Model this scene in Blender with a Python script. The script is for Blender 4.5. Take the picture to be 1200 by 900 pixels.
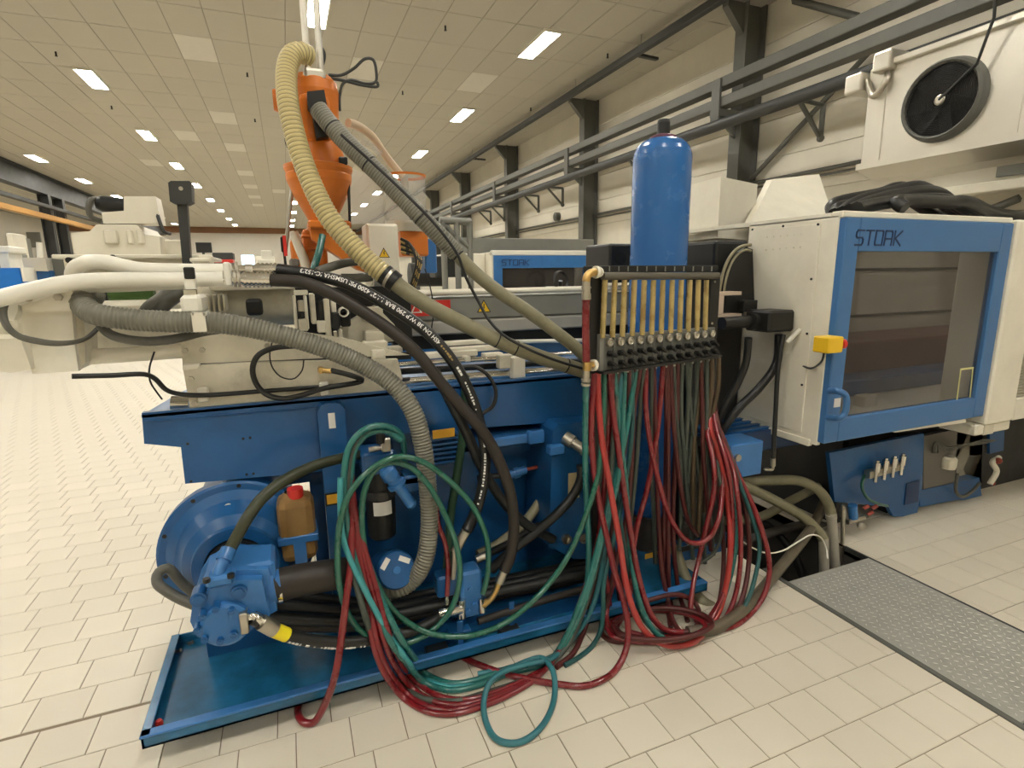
import bpy, bmesh, math, random
from mathutils import Vector, Matrix
random.seed(7)
for o in list(bpy.data.objects):
    bpy.data.objects.remove(o)
scene = bpy.context.scene
COL = scene.collection
# ------------------------------------------------------------------ camera, exposure, world
F = 640.56                       # focal length in pixels of the 1200 x 900 frame
EYE = Vector((0, 0, 1.742))
ROT = (Matrix.Rotation(math.radians(-21.956), 3, 'Z') @ Matrix.Rotation(math.radians(78.592), 3, 'X')
       @ Matrix.Rotation(math.radians(-0.7496), 3, 'Z'))
cd = bpy.data.cameras.new('camera')
cd.sensor_width = 36.0
cd.lens = 36.0 * F / 1200.0
cd.clip_start = 0.05
cd.clip_end = 200
cam = bpy.data.objects.new('camera', cd)
COL.objects.link(cam)
cam.matrix_world = Matrix.Translation(EYE) @ ROT.to_4x4()
scene.camera = cam
vs = scene.view_settings
vs.view_transform = 'Standard'
try:
    vs.look = 'None'
except Exception:
    pass
vs.gamma = 1.0
vs.use_curve_mapping = False
vs.exposure = 1.0
LAMP = 40.0                      # radiance of the ceiling panels
LAMP_COL = (1.0, 0.965, 0.885)
w = bpy.data.worlds.new('world')
scene.world = w
w.use_nodes = True
w.node_tree.nodes['Background'].inputs[0].default_value = (0.9, 0.92, 1, 1)
w.node_tree.nodes['Background'].inputs[1].default_value = 0.02


# ------------------------------------------------------------------ helpers
def ray(x, y):
    return ROT @ Vector(((x - 600) / F, -(y - 450) / F, -1.0))


def at(x, y, Y=None, X=None, Z=None):
    """world point seen at pixel x, y lying on the given plane"""
    d = ray(x, y)
    if Y is not None:
        t = (Y - EYE.y) / d.y
    elif X is not None:
        t = (X - EYE.x) / d.x
    else:
        t = (Z - EYE.z) / d.z
    return EYE + d * t


def proj(p):
    c = ROT.transposed() @ (Vector(p) - EYE)
    if c.z > -0.01:
        return None
    return 600 + F * c.x / -c.z, 450 - F * c.y / -c.z, -c.z


def ppm(p):
    """pixels per metre at a point"""
    c = ROT.transposed() @ (Vector(p) - EYE)
    return F / -c.z


MATS = {}


def mat(name, col, rough=0.5, metal=0.0, var=0.08, scale=6.0, bump=0.0, bscale=60.0, dirt=None, dirt_amt=0.0,
        trans=0.0, alpha=1.0, emit=None, estr=0.0, objvar=0.0, coat=0.0, rvar=0.12, ior=1.45):
    """procedural principled material: colour with soft noise variation, optional grime and fine relief"""
    if name in MATS:
        return MATS[name]
    m = bpy.data.materials.new(name)
    m.use_nodes = True
    nt = m.node_tree
    N, L = nt.nodes, nt.links
    b = N['Principled BSDF']
    tc = N.new('ShaderNodeTexCoord')
    geo = N.new('ShaderNodeNewGeometry')
    no = N.new('ShaderNodeTexNoise')
    no.inputs['Scale'].default_value = scale
    no.inputs['Detail'].default_value = 5
    no.inputs['Roughness'].default_value = 0.6
    L.new(geo.outputs['Position'], no.inputs['Vector'])
    hsv = N.new('ShaderNodeHueSaturation')
    hsv.inputs['Color'].default_value = (*col, 1)
    mr = N.new('ShaderNodeMapRange')
    mr.inputs['From Min'].default_value = 0.3
    mr.inputs['From Max'].default_value = 0.7
    mr.inputs['To Min'].default_value = 1 - var
    mr.inputs['To Max'].default_value = 1 + var
    L.new(no.outputs['Fac'], mr.inputs['Value'])
    src = mr.outputs['Result']
    if objvar:
        oi = N.new('ShaderNodeObjectInfo')
        mr2 = N.new('ShaderNodeMapRange')
        mr2.inputs['To Min'].default_value = 1 - objvar
        mr2.inputs['To Max'].default_value = 1 + objvar
        L.new(oi.outputs['Random'], mr2.inputs['Value'])
        mu = N.new('ShaderNodeMath')
        mu.operation = 'MULTIPLY'
        L.new(src, mu.inputs[0])
        L.new(mr2.outputs['Result'], mu.inputs[1])
        src = mu.outputs[0]
    L.new(src, hsv.inputs['Value'])
    out = hsv.outputs['Color']
    if dirt is not None:
        n2 = N.new('ShaderNodeTexNoise')
        n2.inputs['Scale'].default_value = scale * 0.7
        n2.inputs['Detail'].default_value = 8
        n2.inputs['Roughness'].default_value = 0.72
        L.new(geo.outputs['Position'], n2.inputs['Vector'])
        r2 = N.new('ShaderNodeMapRange')
        r2.inputs['From Min'].default_value = 0.5
        r2.inputs['From Max'].default_value = 0.75
        r2.inputs['To Max'].default_value = dirt_amt
        L.new(n2.outputs['Fac'], r2.inputs['Value'])
        mx = N.new('ShaderNodeMix')
        mx.data_type = 'RGBA'
        L.new(r2.outputs['Result'], mx.inputs['Factor'])
        L.new(out, mx.inputs['A'])
        mx.inputs['B'].default_value = (*dirt, 1)
        out = mx.outputs['Result']
    L.new(out, b.inputs['Base Color'])
    b.inputs['Metallic'].default_value = metal
    b.inputs['IOR'].default_value = ior
    if rvar:
        r3 = N.new('ShaderNodeMapRange')
        r3.inputs['From Min'].default_value = 0.3
        r3.inputs['From Max'].default_value = 0.7
        r3.inputs['To Min'].default_value = max(0.02, rough * (1 - rvar))
        r3.inputs['To Max'].default_value = min(1, rough * (1 + rvar))
        L.new(no.outputs['Fac'], r3.inputs['Value'])
        L.new(r3.outputs['Result'], b.inputs['Roughness'])
    else:
        b.inputs['Roughness'].default_value = rough
    if coat:
        b.inputs['Coat Weight'].default_value = coat
        b.inputs['Coat Roughness'].default_value = 0.15
    if bump:
        n4 = N.new('ShaderNodeTexNoise')
        n4.inputs['Scale'].default_value = bscale
        n4.inputs['Detail'].default_value = 4
        L.new(geo.outputs['Position'], n4.inputs['Vector'])
        bp = N.new('ShaderNodeBump')
        bp.inputs['Strength'].default_value = bump
        bp.inputs['Distance'].default_value = 0.01
        L.new(n4.outputs['Fac'], bp.inputs['Height'])
        L.new(bp.outputs['Normal'], b.inputs['Normal'])
    if trans:
        b.inputs['Transmission Weight'].default_value = trans
    if alpha < 1:
        b.inputs['Alpha'].default_value = alpha
    if emit is not None:
        b.inputs['Emission Color'].default_value = (*emit, 1)
        b.inputs['Emission Strength'].default_value = estr
    MATS[name] = m
    return m


def stripe_mat(name, c1, c2, period, duty=0.5, rough=0.5):
    """two colours alternating along the UV v axis (metres along a hose)"""
    if name in MATS:
        return MATS[name]
    m = bpy.data.materials.new(name)
    m.use_nodes = True
    N, L = m.node_tree.nodes, m.node_tree.links
    b = N['Principled BSDF']
    uv = N.new('ShaderNodeUVMap')
    sp = N.new('ShaderNodeSeparateXYZ')
    L.new(uv.outputs['UV'], sp.inputs[0])
    ad = N.new('ShaderNodeMath'); ad.operation = 'DIVIDE'
    ad.inputs[1].default_value = period
    L.new(sp.outputs['Y'], ad.inputs[0])
    fr = N.new('ShaderNodeMath'); fr.operation = 'FRACT'
    L.new(ad.outputs[0], fr.inputs[0])
    gt = N.new('ShaderNodeMath'); gt.operation = 'GREATER_THAN'
    gt.inputs[1].default_value = duty
    L.new(fr.outputs[0], gt.inputs[0])
    mx = N.new('ShaderNodeMix'); mx.data_type = 'RGBA'
    mx.inputs['A'].default_value = (*c1, 1)
    mx.inputs['B'].default_value = (*c2, 1)
    L.new(gt.outputs[0], mx.inputs['Factor'])
    L.new(mx.outputs['Result'], b.inputs['Base Color'])
    b.inputs['Roughness'].default_value = rough
    MATS[name] = m
    return m


def ortho(d):
    d = d.normalized()
    a = Vector((0, 0, 1)) if abs(d.z) < 0.9 else Vector((1, 0, 0))
    u = d.cross(a).normalized()
    return u, d.cross(u).normalized()


def catmull(P, n=6):
    P = [Vector(p) for p in P]
    if len(P) < 3:
        return P
    Q = [P[0] * 2 - P[1]] + P + [P[-1] * 2 - P[-2]]
    out = []
    for i in range(1, len(Q) - 2):
        a, b, c, d = Q[i - 1], Q[i], Q[i + 1], Q[i + 2]
        ta = 0
        tb = ta + max(1e-4, (b - a).length) ** 0.5
        tc = tb + max(1e-4, (c - b).length) ** 0.5
        td = tc + max(1e-4, (d - c).length) ** 0.5
        for k in range(n):
            t = tb + (tc - tb) * k / n
            A1 = a * ((tb - t) / (tb - ta)) + b * ((t - ta) / (tb - ta))
            A2 = b * ((tc - t) / (tc - tb)) + c * ((t - tb) / (tc - tb))
            A3 = c * ((td - t) / (td - tc)) + d * ((t - tc) / (td - tc))
            B1 = A1 * ((tc - t) / (tc - ta)) + A2 * ((t - ta) / (tc - ta))
            B2 = A2 * ((td - t) / (td - tb)) + A3 * ((t - tb) / (td - tb))
            out.append(B1 * ((tc - t) / (tc - tb)) + B2 * ((t - tb) / (tc - tb)))
    out.append(P[-1])
    return out


def resample(P, step):
    L = [0]
    for i in range(1, len(P)):
        L.append(L[-1] + (P[i] - P[i - 1]).length)
    n = max(2, int(L[-1] / step) + 1)
    out, j = [], 0
    for k in range(n):
        s = L[-1] * k / (n - 1)
        while j < len(P) - 2 and L[j + 1] < s:
            j += 1
        seg = max(1e-9, L[j + 1] - L[j])
        out.append(P[j].lerp(P[j + 1], min(1, max(0, (s - L[j]) / seg))))
    return out


class MB:
    """collects shapes in world coordinates and links them as ONE mesh object"""
    def __init__(self):
        self.v, self.f, self.uv, self.sm = [], [], {}, set()

    def add(self, vs, fs, smooth=False):
        o = len(self.v)
        self.v += [Vector(v) for v in vs]
        for f in fs:
            if smooth:
                self.sm.add(len(self.f))
            self.f.append([i + o for i in f])
        return self

    def box(self, a, b, bev=0.0, M=None):
        x0, x1 = sorted((a[0], b[0])); y0, y1 = sorted((a[1], b[1])); z0, z1 = sorted((a[2], b[2]))
        if bev <= 0:
            vs = [(x, y, z) for z in (z0, z1) for y in (y0, y1) for x in (x0, x1)]
            fs = [(0, 2, 3, 1), (4, 5, 7, 6), (0, 1, 5, 4), (2, 6, 7, 3), (0, 4, 6, 2), (1, 3, 7, 5)]
        else:
            bev = min(bev, (x1 - x0) * .45, (y1 - y0) * .45, (z1 - z0) * .45)
            bm = bmesh.new()
            bmesh.ops.create_cube(bm, size=1)
            for v in bm.verts:
                v.co = Vector(((x0 + x1) / 2 + v.co.x * (x1 - x0), (y0 + y1) / 2 + v.co.y * (y1 - y0), (z0 + z1) / 2 + v.co.z * (z1 - z0)))
            bmesh.ops.bevel(bm, geom=list(bm.edges), offset=bev, segments=2 if bev > .012 else 1, affect='EDGES', profile=0.5)
            bm.verts.index_update()
            vs = [v.co.copy() for v in bm.verts]
            fs = [[v.index for v in f.verts] for f in bm.faces]
            bm.free()
        if M is not None:
            vs = [M @ Vector(v) for v in vs]
        return self.add(vs, fs)

    def obox(self, c, ux, uy, uz, sx, sy, sz, bev=0.0):
        """box about centre c along the axes ux, uy, uz"""
        M = Matrix((ux.normalized(), uy.normalized(), uz.normalized())).transposed().to_4x4()
        M.translation = c
        return self.box((-sx / 2, -sy / 2, -sz / 2), (sx / 2, sy / 2, sz / 2), bev, M)

    def prism(self, poly, d):
        """polygon (list of points) swept by vector d"""
        d = Vector(d)
        n = len(poly)
        P = [Vector(p) for p in poly]
        vs = P + [p + d for p in P]
        fs = [list(range(n))[::-1], list(range(n, 2 * n))] + [(i, (i + 1) % n, n + (i + 1) % n, n + i) for i in range(n)]
        # outward orientation
        nn = Vector((0, 0, 0))
        for i in range(n):
            nn += P[i].cross(P[(i + 1) % n])
        if nn.dot(d) < 0:
            fs = [list(f)[::-1] for f in fs]
        return self.add(vs, fs)

    def cyl(self, p, q, r, r2=None, n=16, caps=True):
        p, q = Vector(p), Vector(q)
        r2 = r if r2 is None else r2
        u, v = ortho(q - p)
        vs, fs = [], []
        for c, rr in ((p, r), (q, r2)):
            for i in range(n):
                a = 2 * math.pi * i / n
                vs.append(c + u * (rr * math.cos(a)) + v * (rr * math.sin(a)))
        self.add(vs, [(i, (i + 1) % n, n + (i + 1) % n, n + i) for i in range(n)], True)
        if caps:
            self.add(vs[:n], [list(range(n))[::-1]])
            self.add(vs[n:], [list(range(n))])
        return self

    def lathe(self, p, axis, prof, n=24, caps=True):
        """profile [(distance along axis, radius)...] turned about the axis through p"""
        p, axis = Vector(p), Vector(axis).normalized()
        u, v = ortho(axis)
        k = len(prof)
        vs = []
        for t, r in prof:
            for i in range(n):
                a = 2 * math.pi * i / n
                vs.append(p + axis * t + u * (r * math.cos(a)) + v * (r * math.sin(a)))
        for j in range(k - 1):
            t0, r0 = prof[j]; t1, r1 = prof[j + 1]
            quad = [vs[j * n + i] for i in range(n)] + [vs[(j + 1) * n + i] for i in range(n)]
            self.add(quad, [(i, (i + 1) % n, n + (i + 1) % n, n + i) for i in range(n)], True)
        if caps:
            if prof[0][1] > 1e-5:
                self.add(vs[:n], [list(range(n))[::-1]])
            if prof[-1][1] > 1e-5:
                self.add(vs[-n:], [list(range(n))])
        return self

    def tube(self, P, r, n=10, caps=True, rfun=None):
        P = [Vector(p) for p in P]
        k = len(P)
        d0 = (P[1] - P[0]).normalized()
        u, v = ortho(d0)
        base = len(self.v)
        s = 0.0
        vs, uvs = [], []
        prev = d0
        for i in range(k):
            if i == 0:
                d = P[1] - P[0]
            elif i == k - 1:
                d = P[-1] - P[-2]
            else:
                d = (P[i + 1] - P[i - 1])
            if d.length < 1e-9:
                d = prev
            d = d.normalized()
            ax = prev.cross(d)
            if ax.length > 1e-7:
                ang = prev.angle(d)
                Rm = Matrix.Rotation(ang, 3, ax.normalized())
                u = Rm @ u
            u = (u - d * u.dot(d)).normalized()
            v = d.cross(u)
            prev = d
            if i:
                s += (P[i] - P[i - 1]).length
            rr = r if rfun is None else rfun(s, i)
            for j in range(n):
                a = 2 * math.pi * j / n
                vs.append(P[i] + u * (rr * math.cos(a)) + v * (rr * math.sin(a)))
            uvs.append(s)
        self.v += vs
        for i in range(k - 1):
            for j in range(n):
                f = [base + i * n + j, base + i * n + (j + 1) % n, base + (i + 1) * n + (j + 1) % n, base + (i + 1) * n + j]
                self.uv[len(self.f)] = [(j / n, uvs[i]), ((j + 1) / n, uvs[i]), ((j + 1) / n, uvs[i + 1]), (j / n, uvs[i + 1])]
                self.sm.add(len(self.f))
                self.f.append(f)
        if caps:
            self.add(vs[:n], [list(range(n))[::-1]])
            self.add(vs[-n:], [list(range(n))])
        return self

    def ball(self, c, r, sx=1, sy=1, sz=1, n=12, m=8):
        c = Vector(c)
        vs, fs = [c + Vector((0, 0, r * sz))], []
        for i in range(1, m):
            t = math.pi * i / m
            for j in range(n):
                a = 2 * math.pi * j / n
                vs.append(c + Vector((r * sx * math.sin(t) * math.cos(a), r * sy * math.sin(t) * math.sin(a), r * sz * math.cos(t))))
        vs.append(c - Vector((0, 0, r * sz)))
        for j in range(n):
            fs.append((0, 1 + j, 1 + (j + 1) % n))
            fs.append((len(vs) - 1, len(vs) - 1 - n + (j + 1) % n, len(vs) - 1 - n + j))
        for i in range(m - 2):
            for j in range(n):
                fs.append((1 + i * n + j, 1 + (i + 1) * n + j, 1 + (i + 1) * n + (j + 1) % n, 1 + i * n + (j + 1) % n))
        return self.add(vs, fs, True)

    def bolt(self, p, d, r=0.012, h=0.01):
        """hexagon head"""
        return self.cyl(p, Vector(p) + Vector(d).normalized() * h, r, n=6)

    def base(self):
        xs = [v.x for v in self.v]; ys = [v.y for v in self.v]; zs = [v.z for v in self.v]
        return Vector(((min(xs) + max(xs)) / 2, (min(ys) + max(ys)) / 2, min(zs)))

    def mesh(self, name, org):
        me = bpy.data.meshes.new(name)
        me.from_pydata([v - org for v in self.v], [], self.f)
        for i in self.sm:
            me.polygons[i].use_smooth = True
        if self.uv:
            lay = me.uv_layers.new(name='UVMap')
            for p in me.polygons:
                if p.index in self.uv:
                    for k, li in enumerate(p.loop_indices):
                        lay.data[li].uv = self.uv[p.index][k]
        me.update()
        return me

    def build(self, name, m, parent=None, label=None):
        if parent is None:
            org = self.base()
        else:
            org = Vector(parent['_org'])
        me = self.mesh(name, org)
        me.materials.append(m)
        o = bpy.data.objects.new(name, me)
        COL.objects.link(o)
        if parent is None:
            o.location = org
        else:
            o.parent = parent
        o['_org'] = list(org)
        if label:
            o['label'] = label
        return o


def tag(o, label, cat, group=None):
    o['label'] = label
    o['category'] = cat
    if group:
        o['group'] = group
    return o


def thing(name, label, cat, loc, group=None):
    o = bpy.data.objects.new(name, None)
    o.empty_display_size = 0.1
    COL.objects.link(o)
    o.location = loc
    o['_org'] = list(loc)
    return tag(o, label, cat, group)


def structure(o):
    o['kind'] = 'structure'
    return o


def text_mesh(body, size, extrude=0.0, bold=0.0, align='LEFT'):
    """flat lettering as (vertices, faces) in the xy plane"""
    cu = bpy.data.curves.new('lettering', 'FONT')
    cu.body = body
    cu.size = size
    cu.extrude = extrude
    cu.offset = bold
    cu.align_x = align
    cu.resolution_u = 3
    ob = bpy.data.objects.new('lettering_tmp', cu)
    COL.objects.link(ob)
    dg = bpy.context.evaluated_depsgraph_get()
    dg.update()
    me = bpy.data.meshes.new_from_object(ob.evaluated_get(dg))
    vs = [v.co.copy() for v in me.vertices]
    fs = [list(p.vertices) for p in me.polygons]
    bpy.data.objects.remove(ob)
    bpy.data.curves.remove(cu)
    bpy.data.meshes.remove(me)
    return vs, fs
# ------------------------------------------------------------------ materials
TILE = mat('floor_tile', (0.66, 0.604, 0.495), 0.5, var=0.012, scale=1.5, objvar=0.03, rvar=0.02)
GROUT = mat('grout', (0.24, 0.19, 0.13), 0.9)
CEIL = mat('ceiling_panel_paint', (0.47, 0.44, 0.365), 0.75, var=0.03, scale=0.8, objvar=0.02)
CEIL_L = mat('ceiling_panel_fresh', (0.62, 0.595, 0.525), 0.75, var=0.03)
CEIL_J = mat('ceiling_joint', (0.31, 0.28, 0.22), 0.8)
WALLP = mat('wall_board_paint', (0.68, 0.64, 0.535), 0.6, var=0.05, scale=1.2, objvar=0.02)
WALLJ = mat('wall_joint', (0.30, 0.27, 0.20), 0.8)
WALLG = mat('far_wall_paint', (0.58, 0.545, 0.47), 0.7, var=0.05, scale=0.5)
STEEL_G = mat('grey_steel_paint', (0.115, 0.115, 0.10), 0.55, var=0.10, scale=3)
STEEL_D = mat('dark_steel_paint', (0.035, 0.037, 0.035), 0.5, var=0.12, scale=4)
BLUE = mat('machine_blue_paint', (0.011, 0.088, 0.25), 0.32, var=0.14, scale=5, dirt=(0.012, 0.055, 0.15), dirt_amt=0.5, coat=0.15)
BLUE_L = mat('light_blue_paint', (0.036, 0.16, 0.41), 0.34, var=0.10, scale=9, dirt=(0.02, 0.09, 0.25), dirt_amt=0.5, coat=0.15)
BLUE_T = mat('tank_blue_paint', (0.022, 0.125, 0.37), 0.26, var=0.05, scale=4, coat=0.25)
DOOR_HAZE = mat('hazed_door_blue', (0.05, 0.15, 0.34), 0.38, var=0.05, scale=5)  # door blue made lighter and greyer, haze put into the colour
BLUE_P = mat('oily_pan_blue', (0.013, 0.12, 0.25), 0.18, var=0.3, scale=7, dirt=(0.01, 0.085, 0.14), dirt_amt=0.75, coat=0.4)
CREAM = mat('cream_paint', (0.76, 0.72, 0.60), 0.38, var=0.05, scale=4, dirt=(0.50, 0.45, 0.33), dirt_amt=0.25, coat=0.08)
CREAM_D = mat('worn_cream_casting', (0.62, 0.58, 0.46), 0.42, var=0.12, scale=7, dirt=(0.20, 0.18, 0.12), dirt_amt=0.55)
WHITE = mat('white_paint', (0.80, 0.775, 0.68), 0.33, var=0.04, scale=5, dirt=(0.5, 0.45, 0.33), dirt_amt=0.2)
BLACK = mat('black_iron', (0.011, 0.011, 0.010), 0.45, var=0.2, scale=12)
BLACKR = mat('black_rubber', (0.015, 0.015, 0.014), 0.38, var=0.25, scale=25)
GREYR = mat('grey_rubber', (0.10, 0.097, 0.08), 0.45, var=0.15, scale=25)
GREYC = mat('grey_corrugated_pvc', (0.17, 0.165, 0.13), 0.36, var=0.1, scale=20)
OLIVE = mat('olive_hose', (0.23, 0.21, 0.13), 0.5, var=0.10, scale=14, dirt=(0.10, 0.09, 0.05), dirt_amt=0.4)
DARKRUB = mat('brown_black_rubber', (0.024, 0.019, 0.015), 0.5, var=0.2, scale=30)
RED = mat('red_hose', (0.175, 0.009, 0.013), 0.28, var=0.15, scale=8, coat=0.6)
RED_O = mat('bright_red_hose', (0.34, 0.025, 0.021), 0.3, var=0.10, scale=8, coat=0.6)
RED_SHADE = mat('shaded_red_hose', (0.075, 0.013, 0.012), 0.36, var=0.2, scale=10)  # red hose with the bundle's shade put into its colour
TEAL = mat('teal_hose', (0.018, 0.14, 0.125), 0.28, var=0.12, scale=8, coat=0.6)
GREEN = mat('green_hose', (0.010, 0.10, 0.065), 0.28, var=0.15, scale=8, coat=0.6)
TEAL_D = mat('dark_teal_hose', (0.018, 0.085, 0.085), 0.35, var=0.15, scale=8)
GREY_GREEN = mat('dull_green_hose', (0.06, 0.072, 0.058), 0.42, var=0.2, scale=12)  # grey green, duller than the other green hoses
BROWNH = mat('brown_hose', (0.09, 0.062, 0.032), 0.45, var=0.2, scale=12)
CHROME = mat('bright_steel', (0.72, 0.70, 0.64), 0.18, 1.0, var=0.06)
STEEL = mat('dull_steel', (0.48, 0.45, 0.38), 0.38, 1.0, var=0.12, scale=20)
GALV = mat('brushed_aluminium', (0.66, 0.63, 0.55), 0.33, 0.7, var=0.03, scale=2, rvar=0)
BRASS = mat('brass', (0.62, 0.42, 0.16), 0.32, 1.0, var=0.12, scale=25)
TUBE_Y = mat('yellowed_flow_tube', (0.40, 0.30, 0.11), 0.28, var=0.25, scale=9, dirt=(0.26, 0.12, 0.03), dirt_amt=0.6, coat=0.3)
ORANGE = mat('orange_paint', (0.64, 0.18, 0.022), 0.38, var=0.10, scale=6, dirt=(0.40, 0.10, 0.015), dirt_amt=0.4)
YELLOW = mat('yellow_plastic', (0.80, 0.50, 0.02), 0.4, var=0.05)
REDP = mat('red_plastic', (0.60, 0.03, 0.02), 0.35, var=0.06)
LABELW = mat('white_label', (0.75, 0.73, 0.68), 0.5, var=0.05)
LABELY = mat('orange_label', (0.75, 0.40, 0.03), 0.5, var=0.08)
INKB = mat('black_ink', (0.012, 0.012, 0.014), 0.5)
INKW = mat('white_ink', (0.75, 0.74, 0.70), 0.5)
INKN = mat('navy_ink', (0.012, 0.03, 0.09), 0.45)
AMBER = mat('amber_polythene', (0.27, 0.155, 0.05), 0.35, var=0.15, scale=12, dirt=(0.22, 0.11, 0.03), dirt_amt=0.5)
GREENM = mat('green_motor_paint', (0.07, 0.15, 0.03), 0.45)
SMOKE = mat('smoked_acrylic', (0.06, 0.052, 0.045), 0.05, alpha=0.42, var=0.02, rvar=0)
CLEAR = mat('clear_acrylic', (0.80, 0.80, 0.76), 0.08, alpha=0.22, var=0.02, rvar=0)
DIFF = mat('lit_diffuser', (0.9, 0.9, 0.88), 0.5, emit=LAMP_COL, estr=LAMP)
BROWN = mat('brown_fascia', (0.22, 0.105, 0.045), 0.6, var=0.15, scale=0.8)
ORANGE_B = mat('orange_crane_paint', (0.50, 0.26, 0.06), 0.5, var=0.1, scale=1)
GREYM = mat('grey_machine_paint', (0.20, 0.20, 0.175), 0.45, var=0.08, scale=4)
CHECK = mat('grey_floor_plate', (0.40, 0.395, 0.35), 0.42, 0.2, var=0.10, scale=9, bump=0.35, bscale=70, dirt=(0.26, 0.255, 0.22), dirt_amt=0.4)
DARKPIT = mat('oily_pit_steel', (0.05, 0.045, 0.038), 0.55, var=0.3, scale=10)
SCREEN = mat('lit_screen', (0.1, 0.1, 0.1), 0.4, emit=(0.55, 0.8, 1.0), estr=3.0)

# ------------------------------------------------------------------ hall shell
XL, XR, YN, YF, ZC = -15.5, 7.45, -9.0, 53.0, 5.85
TX0, TX1, TY0, TY1 = 2.475, 3.185, -0.25, 3.3      # trench crossing the floor under the machine
b = MB()
for (x0, x1, y0, y1) in ((XL, TX0, YN, YF), (TX1, XR, YN, YF), (TX0, TX1, YN, TY0), (TX0, TX1, TY1, YF)):
    b.box((x0, y0, -0.06), (x1, y1, -0.0035))
floor = structure(b.build('floor', GROUT))
# tiles: 200 mm, running bond shifted by a third each row
T, G = 0.2, 0.0019


def tile_rects():
    for r in range(-52, 75):
        y0 = 1.412 + T * r
        y1 = y0 + T
        off = 1.617 - 0.0667 * r
        n0 = int(math.floor((XL - off) / T))
        n1 = int(math.ceil((XR - off) / T))
        for n in range(n0, n1):
            x0 = off + n * T
            x1 = x0 + T
            if x0 < XL or x1 > XR:
                continue
            e = 0.014 if r >= 5 and x1 < 0.5 else 0.0    # wider expansion joint on the left
            yield x0 + G, x1 - G, y0 + G + e, y1 - G + e


full, cut = [], []
for x0, x1, y0, y1 in tile_rects():
    if y1 > TY0 and y0 < TY1 and x1 > TX0 and x0 < TX1:
        if x0 < TX0 - 0.02:
            cut.append((x0, TX0 - 0.004, y0, y1))
        if x1 > TX1 + 0.02:
            cut.append((TX1 + 0.004, x1, y0, y1))
    else:
        full.append((x0, x1, y0, y1))


def seen_area(t):
    c = ((t[0] + t[1]) / 2, (t[2] + t[3]) / 2, 0)
    q = proj(c)
    if q is None or q[0] < -40 or q[0] > 1240 or q[1] > 940 or q[1] < 0:
        return 0
    # tiles behind the machine are not seen
    if q[1] < 700 and 240 < q[0] < 860:
        return 0
    return (EYE.z / q[2]) / (q[2] ** 2)


def tile_shape(b, x0, x1, y0, y1):
    c = 0.0015
    b.add([(x0, y0, -0.01), (x1, y0, -0.01), (x1, y1, -0.01), (x0, y1, -0.01),
           (x0, y0, -c), (x1, y0, -c), (x1, y1, -c), (x0, y1, -c),
           (x0 + c, y0 + c, 0), (x1 - c, y0 + c, 0), (x1 - c, y1 - c, 0), (x0 + c, y1 - c, 0)],
          [(0, 1, 5, 4), (1, 2, 6, 5), (2, 3, 7, 6), (3, 0, 4, 7), (4, 5, 9, 8), (5, 6, 10, 9), (6, 7, 11, 10), (7, 4, 8, 11), (8, 9, 10, 11)])


order = sorted(full, key=seen_area, reverse=True)
bm_t = MB()
h = T / 2 - G
tile_shape(bm_t, -h, h, -h, h)
tile_me = bm_t.mesh('tile', Vector((0, 0, 0)))
tile_me.materials.append(TILE)
forg = Vector(floor['_org'])
ncut = len([t for t in cut if seen_area(t) > 0])
for t in order[:300 - ncut]:
    o = bpy.data.objects.new('tile', tile_me)
    COL.objects.link(o)
    o.parent = floor
    o.location = Vector(((t[0] + t[1]) / 2, (t[2] + t[3]) / 2, random.uniform(-0.0004, 0.0004))) - forg
rest = MB()
for t in order[300 - ncut:]:
    if t[3] < 16.0 and t[2] > -3 and t[0] > -11:
        tile_shape(rest, *t)
for t in cut:
    if seen_area(t) > 0:
        b = MB(); tile_shape(b, *t)
        b.build('tile', TILE, floor)
    else:
        tile_shape(rest, *t)
o = rest.build('tile_field', TILE, floor)
o['kind'] = 'stuff'
# far floor: too far to tell the tiles apart, the material carries the joints
FARF = bpy.data.materials.new('far_floor_tiles')
FARF.use_nodes = True
N, L = FARF.node_tree.nodes, FARF.node_tree.links
br = N.new('ShaderNodeTexBrick')
geo = N.new('ShaderNodeNewGeometry')
L.new(geo.outputs['Position'], br.inputs['Vector'])
br.offset = 0.333
br.inputs['Scale'].default_value = 1
br.inputs['Brick Width'].default_value = 0.2
br.inputs['Row Height'].default_value = 0.2
br.inputs['Mortar Size'].default_value = 0.0025
br.inputs['Color1'].default_value = (0.68, 0.622, 0.51, 1)
br.inputs['Color2'].default_value = (0.66, 0.60, 0.475, 1)
br.inputs['Mortar'].default_value = (0.30, 0.25, 0.18, 1)
L.new(br.outputs['Color'], N['Principled BSDF'].inputs['Base Color'])
N['Principled BSDF'].inputs['Roughness'].default_value = 0.5
b = MB()
for (x0, x1, y0, y1) in ((XL, XR, 15.9, YF), (XL, -10.9, YN, 15.9), (-10.9, XR, YN, -3.1)):
    b.box((x0, y0, -0.004), (x1, y1, -0.001))
b.build('distant_tiling', FARF, floor)

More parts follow.
